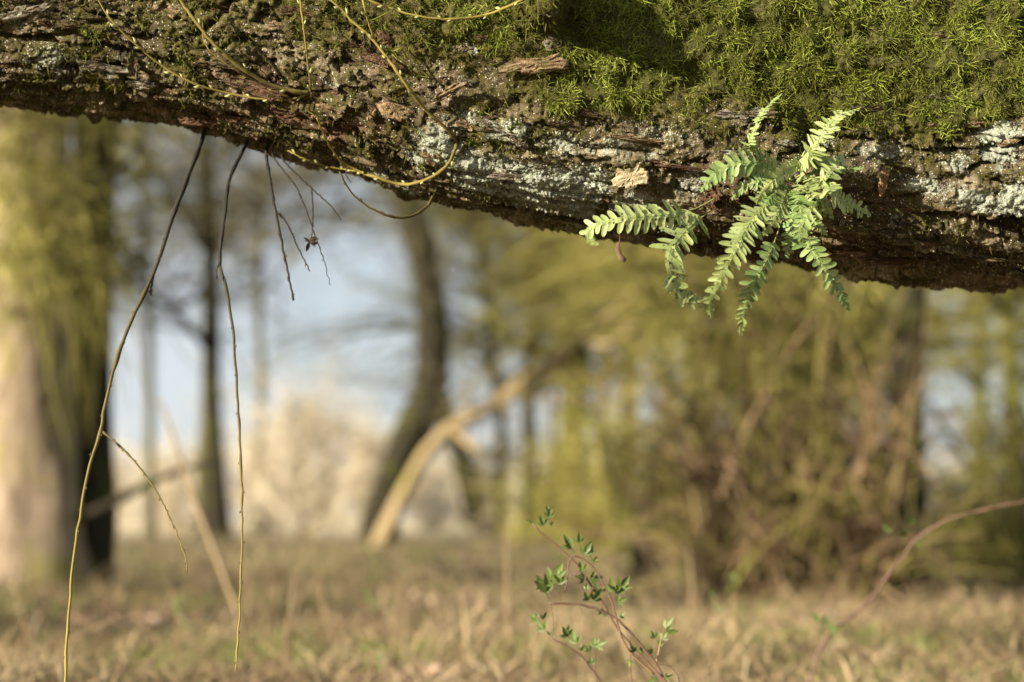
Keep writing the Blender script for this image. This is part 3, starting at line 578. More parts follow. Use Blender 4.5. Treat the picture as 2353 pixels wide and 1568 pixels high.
# ================================================================== the fern
def mat_fern(name, spots, base):
    n = NT(name); g = n.new('ShaderNodeNewGeometry'); m = n.new('ShaderNodeMapping'); n.link(g.outputs['Position'], m.inputs[0]); v = m.outputs[0]
    oi = n.new('ShaderNodeObjectInfo'); f = n.math('ADD', n.math('MULTIPLY', oi.outputs['Random'], .5), n.math('MULTIPLY', n.noise(v, 60, 4, .6), .5))
    c = n.ramp(f, base)
    d = n.vor(v, 190); cell = n.vor(v, 190, 'Color'); sx_ = n.new('ShaderNodeSeparateColor'); n.link(cell, sx_.inputs[0])
    area = n.ramp(n.noise(v, 16, 3, .6), [(.42, 0.0), (.6, 1.0)])
    spot = n.math('MULTIPLY', n.math('LESS_THAN', d, .36), n.math('GREATER_THAN', n.math('ADD', sx_.outputs[0], n.math('MULTIPLY', area, .45)), spots))
    c = n.mix(n.math('MULTIPLY', spot, .8), c, (0.045, 0.035, 0.025))
    c = n.mix(n.ramp(n.noise(v, 45, 3, .6), [(.62, 0.0), (.74, .8)]), c, (0.15, 0.105, 0.05)); c = n.mix(n.ramp(n.noise(v, 9, 2, .5), [(.45, 0.0), (.65, .45)]), c, (0.30, 0.31, 0.09))
    n.bump(n.noise(v, 420, 2, .5), .35, .001)
    return n.fin(c, .55, .35, .25)
GR = [(.25, (0.13, 0.205, 0.055)), (.5, (0.21, 0.295, 0.095)), (.75, (0.30, 0.375, 0.145))]
GY = [(.25, (0.20, 0.255, 0.075)), (.5, (0.285, 0.34, 0.115)), (.75, (0.36, 0.42, 0.17))]
M['fern'] = mat_fern('fern_leaf', .98, GR); M['fern2'] = mat_fern('fern_leaf_light', 1.08, GY); M['fern3'] = mat_fern('fern_leaf_spotted', .78, GY)
M['rachis'] = mat_rnd('rachis', [(0.2, (0.19, 0.22, 0.065)), (.8, (0.29, 0.32, 0.10))], .5, .4, None, 80, .5)
crown_p, crown_n = on(1818, 418)
fern = empty('polypody_fern', crown_p, 'bright green fern with notched fronds growing from the side of the mossy trunk', 'fern')
LM = {}
def leaflet_mesh(var, mat):
    k = (var, mat)
    if k in LM: return LM[k]
    st = np.array([-.06, .07, .22, .45, .65, .82, .93, 1.0]); w = np.array([.85, .58, .48, .50, .48, .38, .24, .02])
    bend = (.10, -.22, .28, .02)[var]; cv = (.08, .16, -.06, .2)[var]
    V_ = []
    for s_, ww in zip(st, w):
        for sg in (-1, -.5, 0, .5, 1): V_.append((s_, sg * ww + cv * s_ * s_ * 1.4, -bend * s_ * s_ + (abs(sg) - .45) * .30 * ww * (1 - .3 * s_) + .03 * math.sin(s_ * 14 + sg * 3 + var)))
    F = [(i * 5 + j, i * 5 + j + 1, i * 5 + j + 6, i * 5 + j + 5) for i in range(7) for j in range(4)]
    me = mesh_np('leaflet', np.array(V_), np.array(F)); me.materials.append(M[mat]); LM[k] = me; return me
def frond(L, half, mat, blade0=.12, out=(.005, .07, .05), twist=0.0, tw2=None, seed=0, sp=.28, pitch=1.25, ratio=1.0, taper=.75, fwd=.20):
    """L: spine in close-up units; half: lobe length there"""
    r = random.Random(seed * 13 + 5); n = len(L); pts = []
    for i, (x, y) in enumerate(L):
        px, py = (2200 + x / 1.4936) / 1.7407, (350 + y / 1.4936) / 1.7407; t = i / (n - 1)
        q_, _n = on(px, py); Yc = crown_p.y - float(np.interp(t, [0, .5, 1], out)); hit = BV.ray_cast(O, ray(px, py).normalized(), 6)[0]
        if hit is not None: Yc = min(Yc, hit.y - (.004 if i == 0 else .018))
        pts.append(tuple(at(px, py, Yc)))
    k = 60; p = crom(pts, k); U = PXM / 1.4936 / 1.7407; H = half * U * 1.22
    T = np.gradient(p, axis=0); T /= np.linalg.norm(T, axis=1, keepdims=True)
    seg_ = np.linalg.norm(np.diff(p, axis=0), axis=1); cum = np.concatenate([[0], np.cumsum(seg_)]); Ltot = cum[-1]; tt = cum / Ltot
    view = np.array([0.05, -1.0, 0.12]); tw = np.interp(tt, [0, 1], [twist, twist if tw2 is None else tw2])
    Sd = np.cross(T, view); Sd /= np.maximum(np.linalg.norm(Sd, axis=1, keepdims=True), 1e-6); Nr = np.cross(Sd, T)
    c_, s_ = np.cos(tw)[:, None], np.sin(tw)[:, None]; Sd, Nr = Sd * c_ + Nr * s_, Nr * c_ - Sd * s_
    bl = np.clip((tt - blade0) / (1 - blade0), 0, 1)
    def lobe(b): return np.interp(b, [0, .08, .25, .55, .8, .93, 1], [.80, .98, 1, .88, .60, .28, .05])
    root_loc = np.array(fern.location); mb = MB(); rr_ = np.linspace(.0010, .0004, k)
    V_, F3_, F4_ = tube(p - root_loc + Nr * .0008, rr_, 5, k); mb.add(V_, F3_, F4_, .5); rach = mb.mesh('frond'); rach.materials.append(M['rachis'])
    fo = obj('frond', rach, None, fern)
    # narrow wing along the midrib, widening into the undivided tip
    wing = np.where(tt > blade0, H * .16 * np.minimum(1, bl * 12) * np.interp(bl, [0, .8, .93, 1], [1, .9, .55, .06]), 0)
    kk = np.where(tt >= blade0)[0]; W_ = []
    for i in kk: W_ += [p[i] - Sd[i] * wing[i] + Nr[i] * .0006, p[i] + Nr[i] * .0012, p[i] + Sd[i] * wing[i] + Nr[i] * .0006]
    q_ = np.arange(len(kk) - 1)[:, None] * 3; bm = MB(); bm.add(np.array(W_) - root_loc, None, np.concatenate([q_ + np.array([[0, 1, 4, 3]]), q_ + np.array([[1, 2, 5, 4]])]))
    small = bm
    pos = blade0 * Ltot + H * .12; side = 1; cnt = 0
    while pos < Ltot * .975:
        t = pos / Ltot; i = min(int(np.searchsorted(tt, t)), k - 1); b_ = (t - blade0) / (1 - blade0); ln = H * float(lobe(b_)) * r.uniform(.88, 1.08)
        wd = max(H * sp * (.50 + .50 * float(lobe(b_))), .0022); f = fwd + .35 * b_ + r.uniform(-.10, .10)
        for sgn in (1, -1):
            if r.random() < .03: continue
            l2 = ln * (r.uniform(.80, 1.10) if r.random() > .07 else r.uniform(.4, .7)); j = min(i + (1 if sgn < 0 else 0), k - 1)
            d = Vector(Sd[j] * sgn * math.cos(f) + T[j] * math.sin(f) + Nr[j] * r.uniform(-.28, .18)).normalized(); zz = Vector(Nr[j]); ay = zz.cross(d).normalized()
            if ay.dot(Vector(T[j])) < 0: ay = -ay
            ry = r.uniform(-.22, .22); zz = d.cross(ay) ; ay = (ay * math.cos(ry) + zz * math.sin(ry)).normalized(); zz = d.cross(ay)
            if zz.dot(Vector(Nr[j])) < 0: zz = -zz
            o3 = Vector(p[j] - root_loc) + Vector(Nr[j]) * .0008; m = Matrix.Identity(4); wr = wd * 1.10 * ratio
            for c3 in range(3): m[c3][0] = d[c3] * l2; m[c3][1] = ay[c3] * wr; m[c3][2] = zz[c3] * l2 * .45; m[c3][3] = o3[c3]
            me = leaflet_mesh(r.randrange(4), mat)
            LEAFLETS.append((l2 * wr, me, m, fo, bm))
        pos += wd * pitch
    BLADES.append((bm, mat, fo))
LEAFLETS = []; BLADES = []
FR = [
 ([(1450,570),(1530,610),(1590,650),(1640,700),(1690,790)], 62, 'fern3', .12, (.004,.08,.05), .2, .2),
 ([(1430,560),(1490,470),(1580,430),(1660,440),(1760,500)], 66, 'fern2', .2, (.004,.06,.03), .3, .0),
 ([(1430,600),(1480,680),(1500,780),(1490,900)], 58, 'fern', .12, (.004,.07,.04), -.3, .2),
 ([(1420,570),(1350,620),(1290,690),(1240,790)], 64, 'fern', .12, (.004,.045,.03), .2, -.1),
  # spine, half width, material, blade start, outward, twist
 ([(985,665),(870,725),(760,752),(650,770),(470,785),(330,812),(240,842),(222,885),(275,950)], 93, 'fern2', .22, (.004,.07,.06), .1, -.2),
 ([(960,735),(880,800),(820,850),(760,915),(712,985),(708,1060),(738,1160),(800,1262),(870,1280),(945,1272)], 110, 'fern3', .09, (.004,.08,.04), -.15, .35),
 ([(1420,560),(1370,510),(1310,478),(1240,455),(1150,455),(1060,478),(980,525),(905,612)], 90, 'fern', .20, (.004,.06,.06), .25, .1),
 ([(1400,570),(1330,548),(1250,562),(1160,592),(1088,664)], 50, 'fern', .15, (.004,.05,.04), -.2, .2),
 ([(1440,560),(1340,500),(1240,410),(1195,340),(1212,285),(1245,200),(1300,120),(1382,48)], 46, 'fern', .42, (.004,.09,.05), 1.0, 1.05),
 ([(1440,560),(1460,480),(1545,425),(1592,345),(1650,245),(1722,172),(1842,135)], 74, 'fern3', .20, (.004,.10,.06), .35, .55),
 ([(1500,445),(1410,495),(1330,560),(1265,625),(1230,700)], 52, 'fern2', .05, (.05,.09,.06), .5, .3),
 ([(1440,590),(1350,670),(1250,745),(1175,840),(1105,960),(1050,1065),(1000,1180),(958,1270),(960,1385)], 92, 'fern2', .14, (.004,.10,.05), -.3, .3),
 ([(1440,560),(1520,520),(1590,560),(1660,622),(1750,678),(1850,728),(1914,770)], 86, 'fern3', .16, (.004,.10,.05), .1, .0),
 ([(1500,640),(1580,600),(1640,545),(1700,470),(1762,418)], 84, 'fern3', .12, (.004,.09,.06), .2, .1),
 ([(1470,600),(1660,680),(1600,690),(1535,755),(1492,850),(1515,945)], 78, 'fern', .35, (.004,.08,.05), .3, -.3),
 ([(1440,640),(1460,800),(1510,890),(1560,970),(1622,1062),(1680,1150),(1732,1232),(1782,1328)], 88, 'fern', .30, (.004,.05,.02), -.25, .25),
 ([(1420,640),(1380,800),(1330,945),(1272,1070),(1212,1170),(1172,1290),(1142,1400),(1130,1482)], 70, 'fern', .34, (.004,.06,.03), .45, .2),
 ([(1420,580),(1390,680),(1340,780),(1275,885)], 72, 'fern3', .10, (.004,.07,.04), .3, .3),
 ([(1440,620),(1450,740),(1440,860),(1415,1015)], 60, 'fern', .20, (.004,.05,.02), -.4, -.2),
 ([(1480,540),(1600,500),(1740,495),(1872,486)], 40, 'fern', .2, (.004,.03,.02), .7, .5),
 ([(1480,720),(1560,790),(1610,835),(1650,880)], 46, 'fern', .1, (.004,.04,.02), 0, .1),
]
for k_, (L, hw, mt, b0, out, tw, tw2) in enumerate(FR): frond(L, hw, mt, b0, out, tw, tw2, k_, sp=.31 if k_ in (4, 5, 6, 15, 16) else .28, pitch={4: 1.55, 5: 1.5, 6: 1.35, 15: 1.35, 16: 1.4}.get(k_, 1.25))
for k_, (_, me, m, fo, bm) in enumerate(sorted(LEAFLETS, key=lambda q_: -q_[0])):
    if k_ < 300:
        lo = obj('leaflet', me, None, fo); lo.matrix_local = m
    else:
        bm.add(np.array([tuple(m @ v.co) for v in me.vertices]), None, np.array([tuple(pl.vertices) for pl in me.polygons]))
for bm, mt, fo in BLADES:
    me = bm.mesh('blade'); me.materials.append(M[mt]); obj('blade', me, None, fo)

# ================================================================== ground
def gz(x, y):
    x = np.asarray(x, float); y = np.asarray(y, float)
    return (fbm(x * 0.35, y * 0.35, 3, 201) * 0.16 + fbm(x * 1.7, y * 1.7, 3, 202) * 0.05) * np.clip((y - 1.0) / 5, 0.25, 1) * np.clip(1.4 - y / 90, 0.2, 1)
def GP(x, y, dz=0.0): return Vector((x, y, float(gz(np.array([x]), np.array([y]))[0]) + dz))
gx = np.concatenate([-np.geomspace(1500, 14, 22), np.linspace(-12, 12, 150), np.geomspace(14, 1500, 22)]); gy = np.concatenate([-np.geomspace(1500, 4, 14), np.linspace(-3, 30, 190), np.geomspace(31, 2500, 34)])
GX, GY_ = np.meshgrid(gx, gy, indexing='ij'); GV = np.stack([GX, GY_, gz(GX, GY_)], -1).reshape(-1, 3); q = np.arange(len(gx) * len(gy)).reshape(len(gx), len(gy))
def mat_ground():
    n = NT('leaf_litter_soil'); v = n.coord('Object'); a_ = n.noise(v, 1.6, 6, .65, .6); b_ = n.noise(v, 14, 5, .7)
    c = n.ramp(n.math('ADD', n.math('MULTIPLY', a_, .6), n.math('MULTIPLY', b_, .4)), [(.32, (0.075, 0.056, 0.034)), (.45, (0.17, 0.125, 0.078)), (.56, (0.27, 0.205, 0.125)), (.7, (0.36, 0.29, 0.18))])
    c = n.mix(n.ramp(n.noise(v, .8, 4, .6), [(.47, 0.0), (.62, .8)]), c, (0.10, 0.105, 0.03))
    g = n.new('ShaderNodeNewGeometry'); sp = n.new('ShaderNodeSeparateXYZ'); n.link(g.outputs['Position'], sp.inputs[0])
    far = n.math('MULTIPLY', n.math('SUBTRACT', sp.outputs[1], 30.0), .03, True); c = n.mix(far, c, (0.52, 0.44, 0.29))      # the dry meadow beyond the wood
    n.bump(b_, 1.0, .05); return n.fin(c, .95, .1)
M['ground'] = mat_ground()
obj('ground', mesh_np('ground', GV, np.stack([q[:-1, :-1], q[1:, :-1], q[1:, 1:], q[:-1, 1:]], -1).reshape(-1, 4)), M['ground'], kind='structure')

# ------------------------------------------------------------------ background trees
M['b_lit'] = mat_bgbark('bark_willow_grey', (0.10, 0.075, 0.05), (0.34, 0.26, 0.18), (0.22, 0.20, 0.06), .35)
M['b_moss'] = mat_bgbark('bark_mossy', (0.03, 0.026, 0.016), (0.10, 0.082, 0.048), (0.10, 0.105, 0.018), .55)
M['b_dark'] = mat_bgbark('bark_dark', (0.012, 0.010, 0.007), (0.042, 0.035, 0.022), (0.05, 0.055, 0.010), .3)  # near-black tone has the shade on stump and leaning tree painted in
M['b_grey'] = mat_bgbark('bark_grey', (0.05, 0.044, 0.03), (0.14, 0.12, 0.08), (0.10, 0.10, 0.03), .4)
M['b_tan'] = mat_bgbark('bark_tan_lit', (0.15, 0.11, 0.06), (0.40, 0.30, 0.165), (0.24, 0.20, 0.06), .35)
M['t_olive'] = mat_rnd('twigs_olive', [(0, (0.075, 0.068, 0.020)), (.5, (0.20, 0.18, 0.048)), (1, (0.36, 0.32, 0.095))], .9, .1)
M['t_grey'] = mat_rnd('twigs_grey', [(0, (0.06, 0.052, 0.034)), (.5, (0.125, 0.11, 0.066)), (1, (0.22, 0.19, 0.11))], .9, .1)
M['t_brown'] = mat_rnd('twigs_brown', [(0, (0.07, 0.048, 0.028)), (.5, (0.19, 0.125, 0.070)), (1, (0.36, 0.25, 0.14))], .9, .1)
M['t_beige'] = mat_rnd('twigs_beige', [(0, (0.40, 0.33, 0.22)), (.5, (0.57, 0.49, 0.35)), (1, (0.68, 0.60, 0.45))], .9, .1)
GAPS = [(2155, 985, 48, 130), (740, 560, 150, 170), (1070, 700, 38, 190), (820, 800, 110, 80), (430, 700, 60, 160), (300, 640, 40, 240)]
def keep(P_):
    u, v = proj(P_); ok = np.ones(len(P_), bool)
    for x, y, rx, ry in GAPS: ok &= (((u - x) / rx) ** 2 + ((v - y) / ry) ** 2 > 1) | (rng.random(len(P_)) < .22)
    return ok
def twigs(starts, dirs, L, r0, droop, k=4, curl=.35, sub=3, subl=.55):
    """batch of curved twigs with side twigs -> tube paths and radii"""
    n = len(starts); t = np.linspace(0, 1, k)[None, :, None]; d = dirs / np.linalg.norm(dirs, axis=1, keepdims=True); c = rng.normal(0, curl, (n, 3)); c[:, 2] -= droop
    Pm = starts[:, None] + (d[:, None] * t + c[:, None] * t * t) * L[:, None, None]; Rm = r0[:, None] * (1 - .8 * np.linspace(0, 1, k)[None])
    if sub:
        m = n * sub; src = np.repeat(np.arange(n), sub); j = rng.integers(1, k - 1, m); st = Pm[src, j]; dd = d[src] + rng.normal(0, .7, (m, 3)); dd /= np.linalg.norm(dd, axis=1, keepdims=True)
        cc = rng.normal(0, curl, (m, 3)); cc[:, 2] -= droop; l2 = L[src] * subl * rng.uniform(.5, 1.2, m)
        Ps = st[:, None] + (dd[:, None] * t + cc[:, None] * t * t) * l2[:, None, None]; Rs = (Rm[src, j] * .65)[:, None] * (1 - .8 * np.linspace(0, 1, k)[None])
        Pm = np.concatenate([Pm, Ps]); Rm = np.concatenate([Rm, Rs])
    return Pm, Rm
def crown_mesh(name, Pm, Rm, root, carve=True):
    if carve: ok = keep(Pm[:, 2]); Pm, Rm = Pm[ok], Rm[ok]
    V_, F_ = tubes(Pm, Rm, 3); n, k = Rm.shape; a_ = np.repeat(np.clip(rng.normal(.5, .22, n), 0, 1), k * 3)
    return mesh_np(name, rel(V_, root), F_, True, {'rnd': a_})
def lump_tube(pts, R, sides=22, k=46, amp=.10, seed=0, flare=0.0):
    p = crom(pts, k); r = np.interp(np.linspace(0, 1, k), np.linspace(0, 1, len(R)), R); V_, F_ = tubes(p[None], r[None], sides)
    V_ = V_.reshape(k, sides, 3); an = np.arange(sides) * 2 * np.pi / sides
    A_, K_ = np.meshgrid(an, np.linspace(0, 1, k)); per = fbm(np.cos(A_) * 1.6 + 7 + seed, np.sin(A_) * 1.6 + K_ * 5, 3, seed + 300) + .5 * fbm(np.cos(A_) * 5 + 9, np.sin(A_) * 5 + K_ * 3, 2, seed + 301)
    f = 1 + amp * 2.2 * per + flare * np.exp(-K_ * 14) * (1 + .6 * np.sin(A_ * 5 + seed)); V_ = p[:, None] + (V_ - p[:, None]) * f[..., None]
    V_ = V_.reshape(-1, 3); n0_ = len(V_); V_ = np.concatenate([V_, p[-1:]]); e_ = np.arange(sides)
    return V_, np.stack([np.full(sides, n0_), e_ + (k - 1) * sides, np.roll(e_, -1) + (k - 1) * sides], 1), F_
def W(px, Y, r): return r / FW * SW * Y      # frame units -> metres at depth Y
def tree(name, label, stem, radii, bark, limbs=(), crown=None, cat='tree', group=None, base_drop=.25, flare=.35, seed=0, limb_bark=None):
    """stem and limbs: lists of (px, py, Y); crown: (count, length, radius, up, droop, material, sub)"""
    pts = [at(*q_) for q_ in stem]; b_ = pts[0]; g0 = GP(b_.x, b_.y); pts = [Vector((g0.x, g0.y, g0.z - base_drop))] + ([] if b_.z < g0.z + .15 else [b_]) + pts[1:]
    root = empty(name, (g0.x, g0.y, g0.z), label, cat, group)
    rr_ = [W(0, stem[0][2], r_) for r_ in radii]
    V_, F3_, F4_ = lump_tube([tuple(v) for v in pts], rr_, seed=seed, flare=flare); mb = MB(); mb.add(rel(V_, root), F3_, F4_); obj('trunk', mb.mesh('trunk'), M[bark], root)
    axes = [crom([tuple(v) for v in pts], 30)[12:]]
    for L, ra in limbs:
        lp = [tuple(at(*q_)) for q_ in L]; V_, F3_, F4_ = lump_tube(lp, [W(0, L[0][2], r_) for r_ in ra], 12, 24, .08, seed + 5); mb = MB(); mb.add(rel(V_, root), F3_, F4_); obj('limb', mb.mesh('limb'), M[limb_bark or bark], root); axes.append(crom(lp, 20)[3:])
    if crown:
        n, ln, rad, up, droop, mt, sub = crown; ax = np.concatenate(axes); st = ax[rng.integers(0, len(ax), n)]
        d = rng.normal(0, 1, (n, 3)); d[:, 2] = np.abs(d[:, 2]) * .4 + up; L_ = ln * rng.uniform(.45, 1.2, n); R_ = rad * rng.uniform(.5, 1.4, n)
        Pm, Rm = twigs(st, d, L_, R_, droop, sub=sub); obj('crown', crown_mesh('crown', Pm, Rm, root), M[mt], root)
    return root

# the big split willow on the left
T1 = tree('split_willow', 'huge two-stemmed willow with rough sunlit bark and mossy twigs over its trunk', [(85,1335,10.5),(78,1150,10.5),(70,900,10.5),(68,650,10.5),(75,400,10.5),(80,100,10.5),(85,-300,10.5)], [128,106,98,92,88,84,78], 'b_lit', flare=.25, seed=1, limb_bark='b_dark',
    limbs=[([(170,1330,11.1),(190,1180,11.1),(196,950,11.1),(200,700,11.1),(215,450,11.1),(230,150,11.1),(245,-250,11.1)], [86,66,58,56,54,52,48]),([(60,520,10.4),(150,440,10.0),(260,400,9.6),(330,330,9.4)], [20,14,10,5]),([(90,700,10.4),(150,640,10.0),(240,470,9.8)], [12,9,5]),([(120,1215,10.6),(245,1162,10.3),(330,1118,10.2),(420,1080,10.1),(505,1060,10.0)], [9,11,11,8,4])])
n_ = 300; st = np.array([tuple(at(rng.uniform(-60, 260), rng.uniform(-60, 640), rng.uniform(9.3, 10.0))) for _ in range(n_)]); d = rng.normal(0, 1, (n_, 3)); d[:, 2] -= .3
Pm, Rm = twigs(st, d, rng.uniform(.35, .9, n_), rng.uniform(.006, .015, n_), .4, sub=3); obj('crown', crown_mesh('crown', Pm, Rm, T1, False), M['t_olive'], T1)

# the leaning tree with its foot split in two
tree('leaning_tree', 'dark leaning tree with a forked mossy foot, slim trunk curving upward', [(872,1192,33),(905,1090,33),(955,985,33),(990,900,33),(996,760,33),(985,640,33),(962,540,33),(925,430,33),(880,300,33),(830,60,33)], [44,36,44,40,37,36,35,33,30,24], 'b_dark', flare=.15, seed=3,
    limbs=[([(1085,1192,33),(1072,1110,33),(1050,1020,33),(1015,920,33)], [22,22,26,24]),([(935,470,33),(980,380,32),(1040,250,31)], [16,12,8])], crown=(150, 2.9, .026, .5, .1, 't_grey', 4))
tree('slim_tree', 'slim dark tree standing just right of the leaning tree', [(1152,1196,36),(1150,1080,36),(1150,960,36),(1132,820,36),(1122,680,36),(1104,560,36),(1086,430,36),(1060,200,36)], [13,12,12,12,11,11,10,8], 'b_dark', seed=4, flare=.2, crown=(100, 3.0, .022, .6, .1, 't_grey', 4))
# the sunlit fallen limb propped up to the right
fl = empty('fallen_limb', GP(*at(880,1200,26)[:2]), 'long sunlit tan limb propped diagonally in front of the leaning tree', 'log')
lp = [tuple(GP(*at(860,1200,26)[:2], -.15))] + [tuple(at(*q_)) for q_ in [(950,1090,26),(1010,1012,26),(1075,960,26),(1130,930,26),(1250,850,26),(1350,765,26),(1430,700,26),(1500,640,26)]]
V_, F3_, F4_ = lump_tube(lp, [W(0,26,r_) for r_ in (21,17,14,17,16,18,14,13,8)], 18, 60, .22, 9); mb = MB(); mb.add(rel(V_, fl), F3_, F4_); obj('log', mb.mesh('log'), M['b_tan'], fl)
for L, ra in [([(1040,985,26),(1110,1040,25.6),(1190,1045,25.6),(1245,1030,25.6)], (11,9,8,5)), ([(1180,900,26),(1240,905,25.6),(1330,860,25.6)], (8,6,3)), ([(1080,955,26),(1074,905,25.7),(1082,880,25.6)], (8,6,4)), ([(1210,876,26),(1196,840,25.8)], (8,5)), ([(1150,915,26),(1175,958,25.8),(1180,985,25.6)], (7,5,2)), ([(1330,780,26),(1400,790,25.6),(1470,740,25.6)], (8,6,3))]:
    V_, F3_, F4_ = lump_tube([tuple(at(*q_)) for q_ in L], [W(0,26,r_) for r_ in ra], 8, 18, .08, 10); mb = MB(); mb.add(rel(V_, fl), F3_, F4_); obj('side_branch', mb.mesh('side_branch'), M['b_tan'], fl)
# arching mossy trunk and the thicket on the right
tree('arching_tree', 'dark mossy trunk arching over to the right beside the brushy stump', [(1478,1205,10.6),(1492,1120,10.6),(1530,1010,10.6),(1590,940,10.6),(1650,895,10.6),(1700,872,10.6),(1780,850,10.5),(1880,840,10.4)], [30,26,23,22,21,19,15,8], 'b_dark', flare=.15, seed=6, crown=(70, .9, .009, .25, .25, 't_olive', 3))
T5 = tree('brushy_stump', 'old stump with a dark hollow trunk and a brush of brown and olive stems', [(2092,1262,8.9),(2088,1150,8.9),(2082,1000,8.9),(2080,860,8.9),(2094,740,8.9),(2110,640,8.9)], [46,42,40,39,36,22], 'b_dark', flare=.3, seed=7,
    limbs=[([(1960,1255,9.3),(1955,1130,9.3),(1900,1000,9.3),(1885,860,9.3)], [26,22,17,9]),([(2040,1245,9.1),(2030,1100,9.1),(1990,960,9.1),(1950,820,9.1),(1930,700,9.1)], [15,12,10,9,5]),([(1800,1240,9.5),(1790,1110,9.5),(1800,960,9.5),(1830,800,9.5)], [20,17,12,6]),([(1905,1248,9.2),(1860,1130,9.2),(1820,1010,9.2)], [13,10,5]),([(2080,900,9.5),(2020,830,9.2),(1950,800,9.0),(1890,830,8.8)], [18,14,9,4])])
for mt, n_, nm in (('t_brown', 360, 'brush'), ('t_olive', 210, 'brush')):
    bx = rng.uniform(1620, 2040, n_); st = np.array([tuple(at(x, rng.uniform(1080, 1262), rng.uniform(8.7, 9.8))) for x in bx]); d = rng.normal(0, .30, (n_, 3)); d[:, 2] = 1
    st[:, 2] = np.where(rng.random(n_) < .65, -.03, st[:, 2]); Pm, Rm = twigs(st, d, rng.uniform(.6, 1.5, n_), rng.uniform(.008, .022, n_), .35, sub=3); obj(nm, crown_mesh(nm, Pm, Rm, T5), M[mt], T5)
n_ = 420; st = np.array([tuple(at(rng.uniform(1640, 2050), rng.uniform(600, 900), rng.uniform(8.8, 9.9))) for _ in range(n_)]); d = rng.normal(0, 1, (n_, 3)); d[:, 2] -= .2
Pm, Rm = twigs(st, d, rng.uniform(.3, .8, n_), rng.uniform(.006, .014, n_), .3, sub=3); obj('crown', crown_mesh('crown', Pm, Rm, T5), M['t_olive'], T5)

# the wood behind: straight trunks, each with its own crown
r3 = random.Random(21)
TR = [(348,26,10,'b_grey','t_olive','thin grey trunk showing between the split willow and a darker pair'),(462,30,12,'b_grey','t_grey','slender grey tree beside a thicker dark trunk in the misty wood'),(502,27,19,'b_dark','t_grey','dark upright trunk standing behind the hanging twigs'),(585,34,10,'b_grey','t_grey','pale thin tree at the edge of the beige shrubs'),
      (1215,30,16,'b_grey','t_olive','grey trunk rising behind the propped limb'),(1315,27,32,'b_moss','t_olive','broad mossy trunk behind the end of the propped limb'),(1372,26,11,'b_lit','t_olive','pale stem standing close beside the broad mossy trunk'),(1432,28,18,'b_grey','t_olive','grey trunk between the broad mossy one and the arching tree'),
      (1268,27,6.5,'b_lit','t_olive','short pale stem in front of the grey trunks'),(1610,20,20,'b_moss','t_olive','mossy trunk behind the arching tree'),(1735,17,17,'b_grey','t_olive','grey stem behind the brushy stump'),(1860,22,24,'b_moss','t_olive','wide mossy trunk hidden behind the brush'),
      (2010,18,16,'b_moss','t_olive','mossy stem rising behind the dark hollow trunk'),(2255,15,15,'b_moss','t_olive','mossy stem right of the pale gap'),(2330,12.5,18,'b_moss','t_olive','thick olive trunk beside the reddish bramble cane'),(2440,17,26,'b_grey','t_olive','grey trunk at the far end of the thicket'),(1540,32,14,'b_grey','t_olive','faint distant trunk seen beyond the arch'),(-60,24,20,'b_grey','t_olive','grey trunk beyond the split willow')]
# unseen trees added beside the view so their shadows darken trees in it
SHADE_TREES = [(-15.2, 26.6, .55), (-3.9, 5.7, .22), (-5.4, 6.9, .3), (-9.5, 10.5, .35), (-13, 17, .4), (8.5, 9, .35)]
for k_, (px, Y, r_, bk, tw, lab) in enumerate(TR):
    Y = Y * (1.35 if Y > 18 else 1.15)
    g0 = at(px, 1200, Y); dx = r3.uniform(-25, 25); right = px > 1150
    stem = [(px, 1205, Y),(px + dx * .2, 1080, Y),(px + dx * .4 + r3.uniform(-8, 8), 900, Y),(px + dx * .8 + r3.uniform(-10, 10), 650, Y),(px + dx * 1.2, 350, Y),(px + dx * 1.6, -100, Y)]
    limbs = []
    for q_ in range(4 if right else 2):
        y0 = r3.uniform(350, 950); sg = r3.choice((-1, 1)); limbs.append(([(px + dx * .6, y0, Y),(px + sg * 60, y0 - 60, Y - .5),(px + sg * 150, y0 - 160 + r3.uniform(-60, 60), Y - r3.uniform(0, 2)),(px + sg * 240, y0 - 230 + r3.uniform(-120, 90), Y - r3.uniform(0, 3))], [r_ * .5, r_ * .4, r_ * .28, r_ * .1]))
    tree('woodland_tree', lab, stem, [r_ * 1.25, r_, r_ * .95, r_ * .9, r_ * .8, r_ * .6], bk, limbs, (300 if right else 170, .11 * Y, .0010 * Y, .1, .3, tw, 3), 'tree', 'trees of the wood behind', seed=20 + k_)
for k_, (x, y, r_) in enumerate(SHADE_TREES):
    b_ = GP(x, y); root = empty('woodland_tree', b_, 'unseen mossy tree added beside the clearing for its shade', 'tree', 'unseen shade trees added beside the clearing')
    V_, F3_, F4_ = lump_tube([(x, y, -.3), (x + .1, y, 1.5), (x - .1, y + .1, 4), (x + .2, y, 8), (x, y, 13)], [r_ * 1.3, r_, r_ * .9, r_ * .7, r_ * .2], seed=60 + k_); mb = MB(); mb.add(rel(V_, root), F3_, F4_); obj('trunk', mb.mesh('trunk'), M['b_moss'], root)
    n_ = 120; st = np.array([x, y, 0]) + np.stack([rng.normal(0, .2, n_), rng.normal(0, .2, n_), rng.uniform(1.5, 12, n_)], 1); d = rng.normal(0, 1, (n_, 3)); d[:, 2] = .5; Pm, Rm = twigs(st, d, rng.uniform(.8, 2.2, n_), rng.uniform(.01, .03, n_), .2, sub=3); obj('crown', crown_mesh('crown', Pm, Rm, root, False), M['t_olive'], root)
